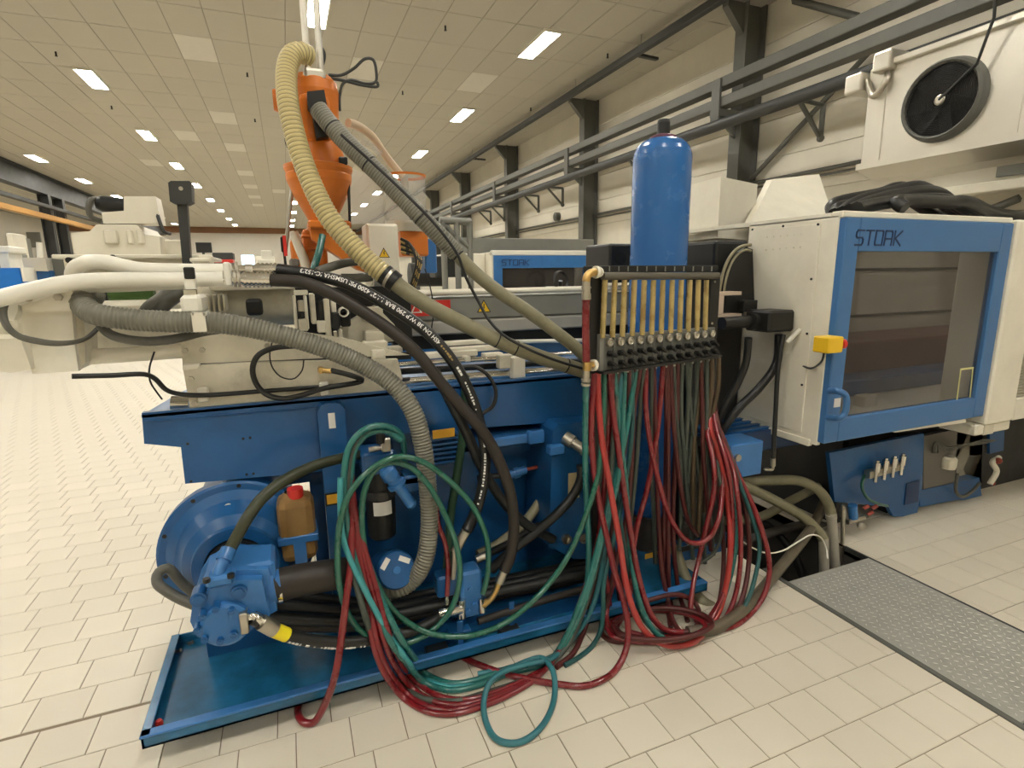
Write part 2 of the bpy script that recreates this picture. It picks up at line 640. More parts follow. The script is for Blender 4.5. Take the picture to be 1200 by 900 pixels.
# ceiling of 1.2 x 0.6 m panels
b = MB()
b.box((XL, YN, ZC + 0.004), (XR, YF, ZC + 0.1))
ceiling = structure(b.build('ceiling', CEIL_J))
corg = Vector(ceiling['_org'])
pan = []
for i in range(-30, 9):
    for j in range(-16, 37):
        x0, y0 = 2.15 + 0.6 * i, 9.38 + 1.2 * j
        x1, y1 = min(x0 + 0.6, XR), min(y0 + 1.2, YF)
        if x0 < XL or y0 < YN:
            continue
        pan.append((x0, x1, y0, y1))
fresh = [(-1.1, 12.39), (-1.16, 17.2), (-2.36, 19.66), (-1.16, 20.92), (-1.2, 25.2), (-1.2, 29.5), (-4.16, 24.7), (1.85, 12.2),
         (-1.2, 7.6), (4.2, 12.3), (-1.2, 33.0), (-1.2, 36.6), (0.8, 26.0), (0.2, 30.5)]
fresh_id = set()
for fx, fy in fresh:
    for k, p in enumerate(pan):
        if p[0] <= fx < p[1] and p[2] <= fy < p[3]:
            fresh_id.add(p)


def cseen(t):
    q = proj(((t[0] + t[1]) / 2, (t[2] + t[3]) / 2, ZC))
    if q is None or q[0] < -90 or q[0] > 1260 or q[1] < -60 or q[1] > 320:
        return 0
    return 1 / q[2] ** 3


def panel_shape(b, x0, x1, y0, y1):
    g, c = 0.007, 0.004
    x0 += g; x1 -= g; y0 += g; y1 -= g
    b.add([(x0, y0, ZC + .01), (x1, y0, ZC + .01), (x1, y1, ZC + .01), (x0, y1, ZC + .01),
           (x0, y0, ZC), (x1, y0, ZC), (x1, y1, ZC), (x0, y1, ZC),
           (x0 + c, y0 + c, ZC - c), (x1 - c, y0 + c, ZC - c), (x1 - c, y1 - c, ZC - c), (x0 + c, y1 - c, ZC - c)],
          [f[::-1] for f in [(0, 1, 5, 4), (1, 2, 6, 5), (2, 3, 7, 6), (3, 0, 4, 7), (4, 5, 9, 8), (5, 6, 10, 9), (6, 7, 11, 10), (7, 4, 8, 11), (8, 9, 10, 11)]])


pan.sort(key=cseen, reverse=True)
restp = MB()
for k, p in enumerate(pan):
    if k < 290 or p in fresh_id:
        b = MB()
        panel_shape(b, *p)
        b.build('ceiling_panel', CEIL_L if p in fresh_id else CEIL, ceiling)
    else:
        panel_shape(restp, *p)
o = restp.build('panel_field', CEIL, ceiling)
o['kind'] = 'stuff'

# right wall of long horizontal boards between the columns
b = MB()
b.box((XR + 0.02, YN, 0), (XR + 0.2, YF, ZC + 0.1))
wall_r = structure(b.build('wall_right', WALLJ))
ycol = [7.49 + 5.1 * k for k in range(-3, 9)]
for k in range(len(ycol) - 1):
    for j in range(10):
        z1 = ZC - 0.585 * j
        b = MB()
        b.box((XR - 0.02, ycol[k] + 0.004, z1 - 0.579), (XR + 0.03, ycol[k + 1] - 0.004, z1), 0.006)
        b.build('wall_board', WALLP, wall_r)
b = MB(); b.box((XL, YF, 0), (XR, YF + 0.2, ZC)); wall_b = structure(b.build('wall_back', WALLG))
b = MB(); b.box((XL, YF - 0.25, 5.38), (XR, YF - 0.01, 5.84)); b.build('brown_fascia', BROWN, wall_b)
b = MB(); b.box((XL - 0.2, YN, 0), (XL, YF, ZC)); structure(b.build('wall_left', WALLG))
b = MB(); b.box((XL, YN - 0.2, 0), (XR, YN, ZC)); structure(b.build('wall_front', WALLP))

# ------------------------------------------------------------------ ceiling lights
rows = [(-12.2, 'in the next bay beyond the left crane beam'), (-7.55, 'in the row beside the left crane beam'), (-3.38, 'in the long row left of the orange hopper'),
        (0.82, 'in the row above the orange hopper'), (4.63, 'in the row nearest the right wall')]
ys = [-4.6, 0.2, 5.1, 9.98, 14.75, 19.7, 24.5, 29.3, 34.4, 39.5, 45.0, 50.0]
nth = ['first', 'second', 'third', 'fourth', 'fifth', 'sixth', 'seventh', 'eighth', 'ninth', 'tenth', 'eleventh', 'twelfth']
for rx, rl in rows:
    vis = 0
    for y in ys:
        q = proj((rx, y, ZC))
        inn = q is not None and -5 < q[0] < 1205 and -5 < q[1] < 905
        if inn:
            vis += 1
            lab = 'ceiling light, %s from camera %s' % (nth[vis - 1], rl)
        else:
            lab = 'ceiling light out of frame, %s %s' % (nth[ys.index(y)], rl)
        t = thing('ceiling_light', lab, 'ceiling light', (rx, y, ZC - 0.05), 'ceiling light panels')
        b = MB()
        for (x0, x1, y0, y1) in ((-.17, -.145, -.62, .62), (.145, .17, -.62, .62), (-.145, .145, -.62, -.595), (-.145, .145, .595, .62)):
            b.box((rx + x0, y + y0, ZC - 0.05), (rx + x1, y + y1, ZC))
        b.build('frame', WHITE, t)
        b = MB(); b.box((rx - .145, y - .595, ZC - .035), (rx + .145, y + .595, ZC - .012))
        b.build('diffuser', DIFF, t)
# ------------------------------------------------------------------ pixel helpers for placing things on real planes
def pbox(b, x0, y0, x1, y1, Y, dep, bev=0.0):
    """box whose front face lies on the plane Y and covers the pixel rectangle; dep deep along +Y"""
    a, c, d, e = at(x0, y0, Y), at(x1, y1, Y), at(x1, y0, Y), at(x0, y1, Y)
    X0, X1 = (a.x + e.x) / 2, (c.x + d.x) / 2
    Z0, Z1 = (c.z + e.z) / 2, (a.z + d.z) / 2
    return b.box((X0, Y, Z0), (X1, Y + dep, Z1), bev)


def ppoly(pts, Y):
    return [at(x, y, Y) for x, y in pts]


def pprism(b, pts, Y, dep):
    return b.prism(ppoly(pts, Y), (0, dep, 0))


def ibeam(b, p, q, h, wdt, t=0.02, up=Vector((0, 0, 1))):
    """I section from p to q (centre line), height h along up"""
    p, q = Vector(p), Vector(q)
    d = (q - p)
    ln = d.length
    d = d.normalized()
    s = d.cross(up).normalized()
    c = (p + q) / 2
    b.obox(c + up * (h / 2 - t / 2), d, s, up, ln, wdt, t)
    b.obox(c - up * (h / 2 - t / 2), d, s, up, ln, wdt, t)
    b.obox(c, d, s, up, ln, t, h - 2 * t)
    return b


# ------------------------------------------------------------------ right wall steelwork
colname = ['nearest the fan unit', 'second along the wall', 'third along the wall', 'fourth along the wall', 'fifth along the wall', 'sixth along the wall']
ci = 0
for k in range(-1, 6):
    y = 7.49 + 5.1 * k
    lab = 'grey steel wall column behind the fan unit' if k < 0 else 'grey steel wall column with top gusset, ' + colname[k]
    t = thing('steel_column', lab, 'column', (7.2, y, 0), 'columns along the right wall')
    b = MB()
    ibeam(b, (7.2, y, 0), (7.2, y, ZC - 0.01), 0.40, 0.24, 0.03, Vector((1, 0, 0)))
    b.build('shaft', STEEL_G, t)
    b = MB()
    b.prism([(7.0, y - 0.06, ZC - .45), (7.0, y - .06, ZC - .02), (6.66, y - .06, ZC - .02), (6.66, y - .06, ZC - .10)], (0, .12, 0))
    b.build('gusset', STEEL_G, t)
    b = MB()
    b.box((6.56, y - .10, 4.16), (7.0, y + .10, 4.26)); b.prism([(7.0, y - .015, 3.86), (7.0, y - .015, 4.16), (6.62, y - .015, 4.16)], (0, .03, 0))
    b.build('corbel', STEEL_G, t)
t = thing('crane_runway', 'twin grey crane rails running along the right wall on column corbels', 'crane rail', (6.7, 20, 4.2))
for z, nm in ((4.65, 'upper_rail'), (4.36, 'lower_rail')):
    b = MB(); b.box((6.60, -6, z - 0.075), (6.80, 52, z + 0.075), 0.01); b.build(nm, STEEL_G, t)
for k in range(-1, 6):
    y = 7.49 + 5.1 * k
    b = MB(); b.box((6.565, y - .09, 4.02), (6.605, y + .09, 4.70)); b.build('hanger_plate', STEEL_G, t)
t = thing('busbar_pipe', 'black conductor pipe hung below the crane rails on the right wall', 'pipe', (6.45, 20, 3.9))
b = MB(); b.cyl((6.42, -6, 3.96), (6.42, 52, 3.96), 0.085, n=14); b.build('pipe', STEEL_D, t)
b = MB(); b.cyl((6.52, -6, 4.03), (6.52, 52, 4.03), 0.022, n=8); b.build('conduit', STEEL_G, t)
for px, py in ((935, 112), (735, 188), (640, 222), (613, 231), (575, 247), (560, 251)):
    p = at(px, py, X=6.45)
    b = MB()
    q1, q2 = Vector((6.45, p.y - .02, 3.94)), Vector((6.93, p.y, 3.92))
    q3 = Vector((6.93, p.y, 3.50))
    b.tube([q1, q2], 0.03, 8); b.tube([q2, q3], 0.035, 8); b.tube([q3, q1], 0.03, 8)
    b.ball(q3, .05); b.ball(q1, .06)
    b.build('bracket', STEEL_G, t)
b = MB(); b.cyl((7.36, -6, 3.17), (7.36, 50, 3.17), 0.03, n=8); b.cyl((7.36, -6, 3.09), (7.36, 50, 3.09), 0.018, n=8)
tag(b.build('wall_conduit', STEEL_G), 'thin grey conduit pipes running low along the right wall', 'pipe')
t = thing('ceiling_track', 'dark steel track hung under the ceiling edge beside the right wall', 'track', (6.17, 20, 5.55))
b = MB(); b.box((6.11, -6, 5.54), (6.23, 52, 5.66), .008); b.build('rail', STEEL_D, t)
for k in range(-3, 12):
    y = 4.2 + 2.4 * k
    b = MB(); b.cyl((6.17, y, 5.66), (6.17, y, ZC), 0.012, n=6); b.build('hanger_rod', STEEL, t)
for px, py in ((748, 63), (553, 185)):
    p = at(px, py, Z=5.6)
    b = MB(); b.obox(Vector((6.42, p.y, 5.57)), Vector((1, .1, 0)), Vector((-.1, 1, 0)), Vector((0, 0, 1)), .5, .09, .05, .01); b.build('arm', STEEL_D, t)
b = MB(); b.box((7.18, 2.2, 2.55), (7.43, 6.3, 2.66), 0.01)
tag(b.build('cable_duct', CREAM), 'cream cable duct on the right wall above the guard hood', 'cable duct')
# diagonal wall braces behind the fan
for n_, (a, c) in enumerate((((880, 210), (1040, 38)), ((1195, 232), (1120, 262)))):
    b = MB(); b.tube([at(*a, X=7.32), at(*c, X=7.32)], 0.045, 4)
    tag(b.build('wall_brace', STEEL_G), 'grey diagonal steel brace on the wall ' + ('left of the fan unit' if n_ == 0 else 'behind the guard hood'), 'brace')
b = MB(); b.tube([at(930, 0, X=7.2), at(1005, 20, X=7.2)], .05, 4)
tag(b.build('roof_strut', STEEL_G), 'grey strut under the ceiling above the crane rails', 'strut')
b = MB(); p = at(654, 254, X=7.4); b.cyl((7.43, p.y, p.z), (7.30, p.y, p.z), .12, n=18); b.cyl((7.30, p.y, p.z), (7.29, p.y, p.z), .06, n=12)
tag(b.build('wall_socket', STEEL_G), 'small round grey wall box between the far columns', 'wall box')
# window opening dark panel at the far right of the wall
b = MB(); b.box((7.38, 1.6, 2.72), (7.42, 3.9, 3.05))
tag(b.build('wall_opening_panel', GREYM), 'grey panel for the window opening in the wall under the fan unit', 'window opening')

# ------------------------------------------------------------------ fan unit
FX = 5.6
t = thing('fan_cooler', 'aluminium air cooler box with one round black fan on the right wall', 'fan unit', (6.1, 3.3, 2.70))
b = MB(); b.box((FX, 1.2, 2.76), (FX + 0.62, 4.19, 3.70), 0.012); b.build('housing', GALV, t)
b = MB(); b.prism([(FX - .06, 1.2, 2.80), (FX - .06, 1.2, 2.74), (FX + .2, 1.2, 2.66), (FX + .62, 1.2, 2.66), (FX + .62, 1.2, 2.80)], (0, 2.99, 0)); b.build('drip_tray', GALV, t)
b = MB(); b.box((FX - .05, 1.2, 3.66), (FX + .64, 4.0, 3.72), .01); b.build('top_flange', GALV, t)
for y in (4.0, 2.86, 2.62):
    b = MB(); b.box((FX - .006, y - .008, 2.78), (FX + .01, y + .008, 3.68)); b.build('seam', GALV, t)
fc = at(1107, 118, X=FX); fy, fz, fr = fc.y, fc.z, 0.315
b = MB(); b.lathe((FX - .07, fy, fz), (1, 0, 0), [(0, fr - .02), (-.02, fr), (0, fr + .02), (.07, fr + .035)], 40, False); b.build('fan_ring', STEEL_G, t)
b = MB(); b.cyl((FX - .012, fy, fz), (FX - .004, fy, fz), fr, n=40); b.build('fan_backing', BLACK, t)
for k in range(7):
    a = 2 * math.pi * k / 7
    b = MB()
    d = Vector((0, math.cos(a), math.sin(a))); s = Vector((0.35, -math.sin(a), math.cos(a))).normalized()
    c = Vector((FX - .03, fy, fz)) + d * .18
    b.obox(c, d, s, d.cross(s), .22, .14, .004); b.build('fan_blade', BLACK, t)
for k in range(20):
    r_ = .06 + k * .0128
    b = MB(); P = [Vector((FX - .075, fy + r_ * math.cos(a * math.pi / 16), fz + r_ * math.sin(a * math.pi / 16))) for a in range(33)]
    b.tube(P, .0028, 4, False); b.build('guard_wire', BLACK, t)
b = MB(); b.lathe((FX - .085, fy, fz), (1, 0, 0), [(0, .0), (0, .03), (.01, .045), (.07, .05)], 20, False); b.build('hub', STEEL, t)
b = MB(); b.tube([(FX - .08, fy, fz), at(1145, 74, X=FX - .1), at(1165, 20, X=FX - .15), at(1168, -30, X=FX - .2)], .012, 6); b.build('supply_cable', STEEL_D, t)
for y, z in ((4.28, 3.58), (4.0, 3.70)):
    b = MB(); b.box((FX - .1, y - .08, z - .08), (FX + .25, y + .10, z + .10), .02); b.build('bracket_cap', GALV, t)
b = MB(); b.tube(catmull([(FX - .02, 4.2, 3.6), (FX - .05, 4.08, 3.42), (FX - .05, 3.98, 3.52), (FX, 4.0, 3.66)], 6), .03, 8); b.build('pipe_bend', STEEL, t)

# ------------------------------------------------------------------ left crane bay
t = thing('bay_beam', 'dark steel beam under the ceiling along the left bay', 'beam', (-8.7, 20, 5.0))
b = MB(); ibeam(b, (-8.7, -6, 5.45), (-8.7, 52, 5.45), .75, .35, .04); b.build('beam', STEEL_D, t)
for px in (52, 68):
    p = at(px, 235, X=-8.7)
    b = MB(); ibeam(b, (-8.7, p.y, 0), (-8.7, p.y, 5.1), .36, .28, .03, Vector((1, 0, 0))); b.build('column', STEEL_D, t)
t = thing('crane_girder', 'orange crane girder along the left bay below the dark beam', 'crane', (-8.4, 20, 4.0))
b = MB(); b.box((-8.5, -6, 4.05), (-8.3, 52, 4.22)); b.build('girder', ORANGE_B, t)
b = MB(); b.box((-8.55, -6, 4.5), (-8.35, 52, 4.62)); b.build('upper_rail', STEEL_D, t)
# ------------------------------------------------------------------ drip pan
PZ0, PZ1, PX0, PX1, PY0, PY1 = 0.08, 0.128, -0.625, 1.93, 2.055, 2.67
t = thing('drip_pan', 'oily blue steel drip pan under the hydraulic pump', 'drip pan', (0.35, 2.35, 0.0))
b = MB()
b.box((PX0, PY0, PZ0), (PX1, PY1, PZ0 + .008))
b.box((PX0, PY0, PZ0), (PX0 + .008, PY1, PZ1)); b.box((PX1 - .008, PY0, PZ0), (PX1, PY1, PZ1))
b.box((PX0, PY0, PZ0), (PX1, PY0 + .008, PZ1)); b.box((PX0, PY1 - .008, PZ0), (PX1, PY1, PZ1))
b.build('tray', BLUE_P, t)
b = MB(); b.box((PX0 - .004, PY0 - .004, PZ1 - .006), (PX1, PY0 + .035, PZ1 + .004), .003); b.build('front_lip', BLUE_L, t)
b = MB(); b.box((PX0 - .004, PY0, PZ1 - .006), (PX0 + .03, PY1, PZ1 + .004), .003); b.build('side_lip', BLUE_P, t)
for x, y in ((-.45, 2.2), (-.45, 2.55), (1.75, 2.2), (1.75, 2.55), (0.4, 2.2), (0.4, 2.55)):
    b = MB(); b.box((x - .05, y - .05, 0), (x + .05, y + .05, PZ0), .005); b.build('foot', DARKPIT, t)
b = MB(); c = at(187, 850, Z=PZ0 + .01); b.cyl(c, c + Vector((0, 0, .014)), .014, n=6); b.cyl(c + Vector((0, 0, .014)), c + Vector((0, 0, .022)), .010, n=12); b.build('drain_plug', REDP, t)
for px, py in ((207, 764), (221, 755)):
    c = at(px, py, Z=PZ0 + .008)
    b = MB(); b.cyl(c, c + Vector((.02, -.01, .012)), .008, n=8); b.build('stud', STEEL, t)
# inner angle rail with rubber pads
b = MB(); b.box((.28, 2.165, PZ0 + .008), (1.40, 2.175, .165)); b.box((.28, 2.175, .155), (1.40, 2.235, .165)); b.build('angle_rail', BLUE, t)
for px, py in ((512, 763), (597, 741)):
    p = at(px, py, Z=.10)
    b = MB(); b.box((p.x - .05, p.y - .03, PZ0 + .008), (p.x + .05, p.y + .03, PZ0 + .04), .004); b.build('rubber_pad', BLACKR, t)
for px, py in ((538, 735), (598, 712)):
    p = at(px, py, Z=.2)
    b = MB(); b.box((p.x - .05, p.y - .02, .165), (p.x + .05, p.y + .03, .19), .004); b.box((p.x - .012, p.y - .02, .12), (p.x + .012, p.y - .01, .24)); b.build('clamp', BLUE, t)

# ------------------------------------------------------------------ machine bed (blue)
BY = 2.45
zt = 1.222
t = thing('machine_bed', 'blue steel bed of the moulding machine carrying the cream injection unit', 'machine bed', (0.5, 2.7, 0.0))
b = MB()
pprism(b, [(166, 484), (169, 520), (212, 524), (217, 567), (412, 549), (412, 512), (760, 487), (760, 430)], BY, .03)
b.build('front_beam', BLUE, t)
b = MB(); b.prism([(-.566, BY, zt - .012), (1.85, BY, zt - .012), (1.85, 3.2, zt - .012), (-.40, 3.2, zt - .012), (-.50, 2.88, zt - .012)], (0, 0, .012)); b.build('top_plate', BLUE_L, t)
b = MB(); b.prism([(-.566, BY + .02, 1.12), (-.566, BY + .02, zt - .012), (-.50, 2.88, zt - .012), (-.50, 2.88, 1.12)], (.02, 0, 0)); b.build('end_plate', BLUE_L, t)
b = MB(); b.box((-.45, 3.15, .80), (1.85, 3.2, zt - .012)); b.build('rear_beam', BLUE, t)
b = MB(); b.box((1.5, 2.78, .13), (2.35, 3.2, 1.15)); b.build('backing_block', BLUE, t)  # block added so the hanging hoses get a dark background
b = MB(); b.box((1.45, 2.70, .13), (2.3, 2.78, .30)); b.build('cross_member', BLUE, t)
# raised weld line along the beam
b = MB(); b.tube([at(170, 494, BY - .002), at(370, 478, BY - .002)], .004, 6); b.build('weld_seam', BLUE, t)
for px, py in ((220, 520), (224, 564), (285, 514), (293, 513), (289, 556), (297, 555)):
    c = at(px, py, BY)
    b = MB(); b.cyl(c + Vector((0, -.002, 0)), c + Vector((0, .004, 0)), .0055, n=10); b.build('bolt_hole', BLACK, t)
# box post
b = MB()
pa, pb_ = at(372, 480, 2.385), at(404, 480, 2.385)
X0, X1 = pa.x, pb_.x
zp = at(388, 473, 2.385).z
b.prism([(X0, 2.385, .12), (X1, 2.385, .12), (X1, 2.385, zp - .03), (X1 - .015, 2.385, zp - .006), (X1 - .03, 2.385, zp), (X0 + .03, 2.385, zp), (X0 + .015, 2.385, zp - .006), (X0, 2.385, zp - .03)], (0, .10, 0))
post = b.build('box_post', BLUE, t)
b = MB(); pbox(b, 385, 484, 393, 502, 2.383, .002); b.build('paper_label', LABELW, post)
b = MB(); pbox(b, 381, 577, 403, 592, 2.383, .002); b.build('warning_sticker', BLACK, post)
b = MB(); pbox(b, 383, 579, 401, 590, 2.382, .002); b.build('sticker_face', LABELY, post)
# frame panels behind the hoses
b = MB(); b.box((.02, 2.66, .12), (1.45, 2.70, 1.0)); b.build('frame_panel', BLUE, t)
b = MB(); b.box((-.1, 2.60, .80), (1.5, 3.1, .84)); b.build('shelf_plate', BLUE, t)
b = MB(); pbox(b, 560, 507, 700, 518, 2.42, .25, .008); b.build('ledge', BLUE_L, t)
# pedestal box at the right
b = MB()
P = ppoly([(648, 505), (655, 497), (735, 490), (740, 498), (742, 640), (690, 655), (672, 655), (643, 640)], 2.33)
b.prism(P, (0, .3, 0)); ped = b.build('pedestal', BLUE, t)
b = MB(); pbox(b, 666, 554, 679, 584, 2.328, .002); b.build('rating_plate', mat('buff_plate', (.55, .45, .25), .5), ped)
for px, py in ((663, 631), (683, 630), (697, 640)):
    c = at(px, py, 2.33)
    b = MB(); b.lathe(c, (0, -1, 0), [(0, .026), (.018, .026), (.018, .018), (.004, .018)], 16, True); b.build('port', STEEL, ped)
c = at(662, 512, 2.33)
b = MB(); b.lathe(c, (.55, -.75, -.45), [(0, .034), (.05, .034), (.05, .026), (.11, .026), (.11, .03), (.15, .03)], 14); b.build('union_fitting', STEEL, ped)
c2 = c + Vector((.55, -.75, -.45)).normalized() * .16
b = MB(); b.tube(catmull([c2, c2 + Vector((.02, -.02, -.06)), c2 + Vector((.02, -.02, -.16))], 5), .028, 10); b.build('elbow', BLUE_L, ped)
b = MB(); pbox(b, 645, 523, 662, 533, 2.29, .05, .004); b.build('pipe_clip', BLUE_L, ped)
b = MB(); pbox(b, 620, 505, 638, 520, 2.40, .03, .004); b.build('tab', BLUE_L, t)
# electric motor fins glimpsed under the beam
b = MB()
for k in range(7):
    pbox(b, 505, 508 + k * 5.5, 537, 510 + k * 5.5, 2.40, .2)
pbox(b, 507, 507, 535, 545, 2.43, .2, .01)
b.build('motor_fins', BLUE, t)
b = MB(); pbox(b, 507, 503, 533, 513, 2.39, .004); b.build('motor_plate', LABELY, t)

# ------------------------------------------------------------------ hydraulic pump on its bell housing
AX, AZ = -.285, .60
t = thing('hydraulic_pump', 'blue hydraulic pump on a round bell housing under the machine bed', 'pump', (AX, 2.4, PZ0))
b = MB(); b.lathe((AX, 2.475, AZ), (0, -1, 0), [(0, .305), (.03, .305), (.035, .295), (.035, .27), (.06, .235), (.13, .20), (.16, .165), (.18, .16), (.18, .118), (.12, .112)], 56, False); b.build('bell_housing', BLUE, t)
b = MB(); b.lathe((AX, 2.475, AZ), (0, 1, 0), [(0, .305), (.02, .305), (.02, .22), (.6, .22)], 40, True); b.build('motor_body', BLUE, t)
for k in range(10):
    a = 2 * math.pi * (k + .35) / 10
    c = Vector((AX + .286 * math.cos(a), 2.445, AZ + .286 * math.sin(a)))
    b = MB(); b.cyl(c, c + Vector((0, -.006, 0)), .009, n=10); b.build('flange_hole', BLACK, t)
c = at(268, 596, 2.40)
b = MB(); b.cyl(c + Vector((0, .03, 0)), c + Vector((0, -.004, 0)), .022, n=20); b.build('blanking_disc', CREAM_D, t)
b = MB(); b.lathe((AX, 2.345, AZ), (0, -1, 0), [(0, .112), (.06, .112), (.06, .07), (.10, .07)], 32, False); b.build('coupling_recess', BLACK, t)
# pump body: faceted casting turned about the axis
PC = Vector((AX + .01, 2.12, AZ))
u1 = Vector((1, 0, -.12)).normalized()
b = MB()
pp = [(-.12, .05), (-.085, .10), (-.02, .122), (.06, .115), (.125, .10), (.14, -.07), (.09, -.09), (.07, -.115), (.0, -.14), (-.07, -.135), (-.125, -.105), (-.14, -.04)]
poly = [Vector((PC.x + x, 2.02, PC.z + z)) for x, z in pp]
b.prism(poly, (0, .20, 0)); body = b.build('pump_casting', BLUE_L, t)
b = MB(); b.prism([Vector((PC.x + x * .82, 1.985, PC.z + z * .86 - .004)) for x, z in pp], (0, .045, 0)); b.build('front_cover', BLUE_L, t)
b = MB(); b.lathe((PC.x - .025, 2.02, PC.z - .05), (0, -1, 0), [(0, .084), (.055, .08), (.062, .068), (.062, 0)], 24, False); b.build('end_boss', BLUE_L, t)
b = MB(); b.lathe((AX, 2.30, AZ), (0, -1, 0), [(0, .10), (.1, .10)], 28, False); b.build('neck', BLUE, t)
for px, py, r_ in ((233, 701, .026), (280, 693, .026)):
    c = at(px, py, 1.98)
    b = MB(); b.cyl(c + Vector((0, .05, 0)), c + Vector((0, -.012, 0)), r_, n=20); b.cyl(c + Vector((0, -.012, 0)), c + Vector((0, -.018, 0)), r_ * .75, n=6); b.build('plug', BLUE, t)
for px, py in ((253, 713), (271, 716), (237, 722), (231, 738), (240, 749), (258, 751), (274, 743)):
    c = at(px, py, 1.95)
    b = MB(); b.cyl(c + Vector((0, .03, 0)), c + Vector((0, -.01, 0)), .012, n=10); b.cyl(c + Vector((0, -.01, 0)), c + Vector((0, -.013, 0)), .007, n=6); b.build('cap_screw', BLUE, t)
c = at(258, 681, 1.97)
b = MB(); b.box(c + Vector((-.045, -.01, -.02)), c + Vector((.045, .06, .02)), .01); fl = b.build('flange_clamp', BLUE_L, t)
for dx in (-.038, .036):
    b = MB(); b.cyl(c + Vector((dx, -.012, .012)), c + Vector((dx, -.012, .026)), .012, n=8); b.build('clamp_bolt', BLACK, fl)
b = MB(); b.tube(catmull([c + Vector((0, .02, 0)), at(257, 670, 2.0), at(261, 659, 2.02), at(264, 652, 2.03)], 5), .021, 12); b.cyl(at(262, 657, 2.02), at(268, 644, 2.05), .027, n=14); b.build('pressure_elbow', BLUE_L, t)
c = at(285, 655, 2.1)
b = MB(); b.box((PC.x + .02, 2.04, PC.z + .03), (PC.x + .145, 2.2, PC.z + .118), .012); b.build('top_block', BLUE_L, t)
b = MB(); sx = at(312, 690, 2.06)
b.lathe((PC.x + .12, 2.08, sx.z), (1, 0, .08), [(0, .07), (.02, .07), (.02, .052), (.04, .052)], 24); b.build('suction_port', BLUE_L, t)
c = at(287, 726, 1.97)
b = MB(); b.box(c + Vector((-.015, -.03, -.04)), c + Vector((.012, .03, .04)), .004); b.build('outlet_flange', STEEL, t)
b = MB(); b.box((AX - .18, 2.5, PZ0 + .008), (AX + .18, 2.62, AZ - .20)); b.build('pump_foot', BLUE, t)

# ------------------------------------------------------------------ amber bottle with strap
t = thing('oil_bottle', 'amber plastic oil bottle with red cap held by a blue strap', 'bottle', at(348, 656, 2.30))
BYY = 2.30
p0, p1 = at(322, 586, BYY), at(374, 656, BYY)
b = MB(); b.box((p0.x, BYY, p1.z), (p1.x, BYY + .14, p0.z - .015), .035); b.lathe(((p0.x + p1.x) / 2 - .01, BYY + .07, p0.z - .03), (0, 0, 1), [(0, .06), (.02, .04), (.03, .03)], 16, False); b.build('body', AMBER, t)
b = MB(); c = at(346, 577, BYY + .05); b.cyl(c + Vector((0, 0, -.02)), c + Vector((0, 0, .02)), .032, n=16); b.build('cap', REDP, t)
zs = at(348, 633, BYY).z
b = MB(); b.box((p0.x - .006, BYY - .006, zs - .016), (p1.x + .006, BYY + .146, zs + .018), .004); c = at(352, 645, BYY)
b.box((c.x - .024, BYY - .007, p1.z - .004), (c.x + .024, BYY - .001, zs)); b.build('strap', BLUE_L, t)

# ------------------------------------------------------------------ oil filter
FY = 2.28
t = thing('oil_filter', 'black oil filter canister with white label hung between the coiled hoses', 'filter', at(448, 640, FY))
pc = at(447, 600, FY + .06)
zb, z1, z2, z3 = at(447, 637, FY).z, at(447, 586, FY).z, at(447, 558, FY).z, at(447, 530, FY).z
b = MB(); b.lathe((pc.x, FY + .07, zb), (0, 0, 1), [(0, .05), (.012, .062), (z1 - zb, .066)], 28); can = b.build('canister', BLACK, t)
b = MB(); b.lathe((pc.x, FY + .07, z1 - .004), (0, 0, 1), [(0, .071), (.035, .071)], 28, False); b.build('label_band', mat('speckled_label', (.03, .03, .03), .4, var=.9, scale=220), can)
b = MB(); n = 10
vs, fs = [], []
for k in range(n + 1):
    a = math.radians(-125 + 70 * k / n)
    for z in (z1 - .075, z1 - .012):
        vs.append((pc.x + .0685 * math.cos(a), FY + .07 + .0685 * math.sin(a), z))
fs = [(2 * k, 2 * k + 2, 2 * k + 3, 2 * k + 1) for k in range(n)]
b.add(vs, fs); b.build('paper_label', LABELW, can)
b = MB(); b.lathe((pc.x, FY + .07, z1), (0, 0, 1), [(0, .058), (z2 - z1, .058), (z2 - z1, .07), (z2 - z1 + .03, .07)], 24); b.build('neck', BLACK, t)
b = MB(); b.box((pc.x - .075, FY, z2), (pc.x + .07, FY + .15, z3), .012); b.build('head_block', BLUE, t)
b = MB(); b.cyl(at(432, 527, FY), at(452, 524, FY), .012, n=10); c = at(452, 521, FY); b.box(c - Vector((.02, .015, .03)), c + Vector((.02, .015, .03)), .004); b.build('tee_fitting', STEEL, t)
b = MB(); c = at(446, 512, FY); b.box(c - Vector((.018, .015, .03)), c + Vector((.018, .015, .02)), .004); b.build('indicator', BLACK, t)
# lever valve beside the filter
t = thing('ball_valve', 'light blue lever valve beside the black oil filter', 'valve', at(470, 600, FY - .1))
d = (at(486, 594, FY - .08) - at(452, 549, FY - .08)).normalized()
p = at(450, 548, FY - .08)
b = MB(); b.lathe(p, d, [(0, .022), (.02, .034), (.055, .036), (.06, .03), (.08, .03), (.085, .04), (.10, .04)], 14); b.build('body', BLUE_L, t)
b = MB(); b.lathe(p + d * .10, d, [(0, .022), (.11, .024), (.125, .012)], 12); b.build('lever', BLUE_L, t)
b = MB(); pbox(b, 474, 560, 500, 575, FY - .02, .01); pbox(b, 474, 556, 512, 566, FY - .02, .1, .004); b.build('bracket', BLUE_L, t)
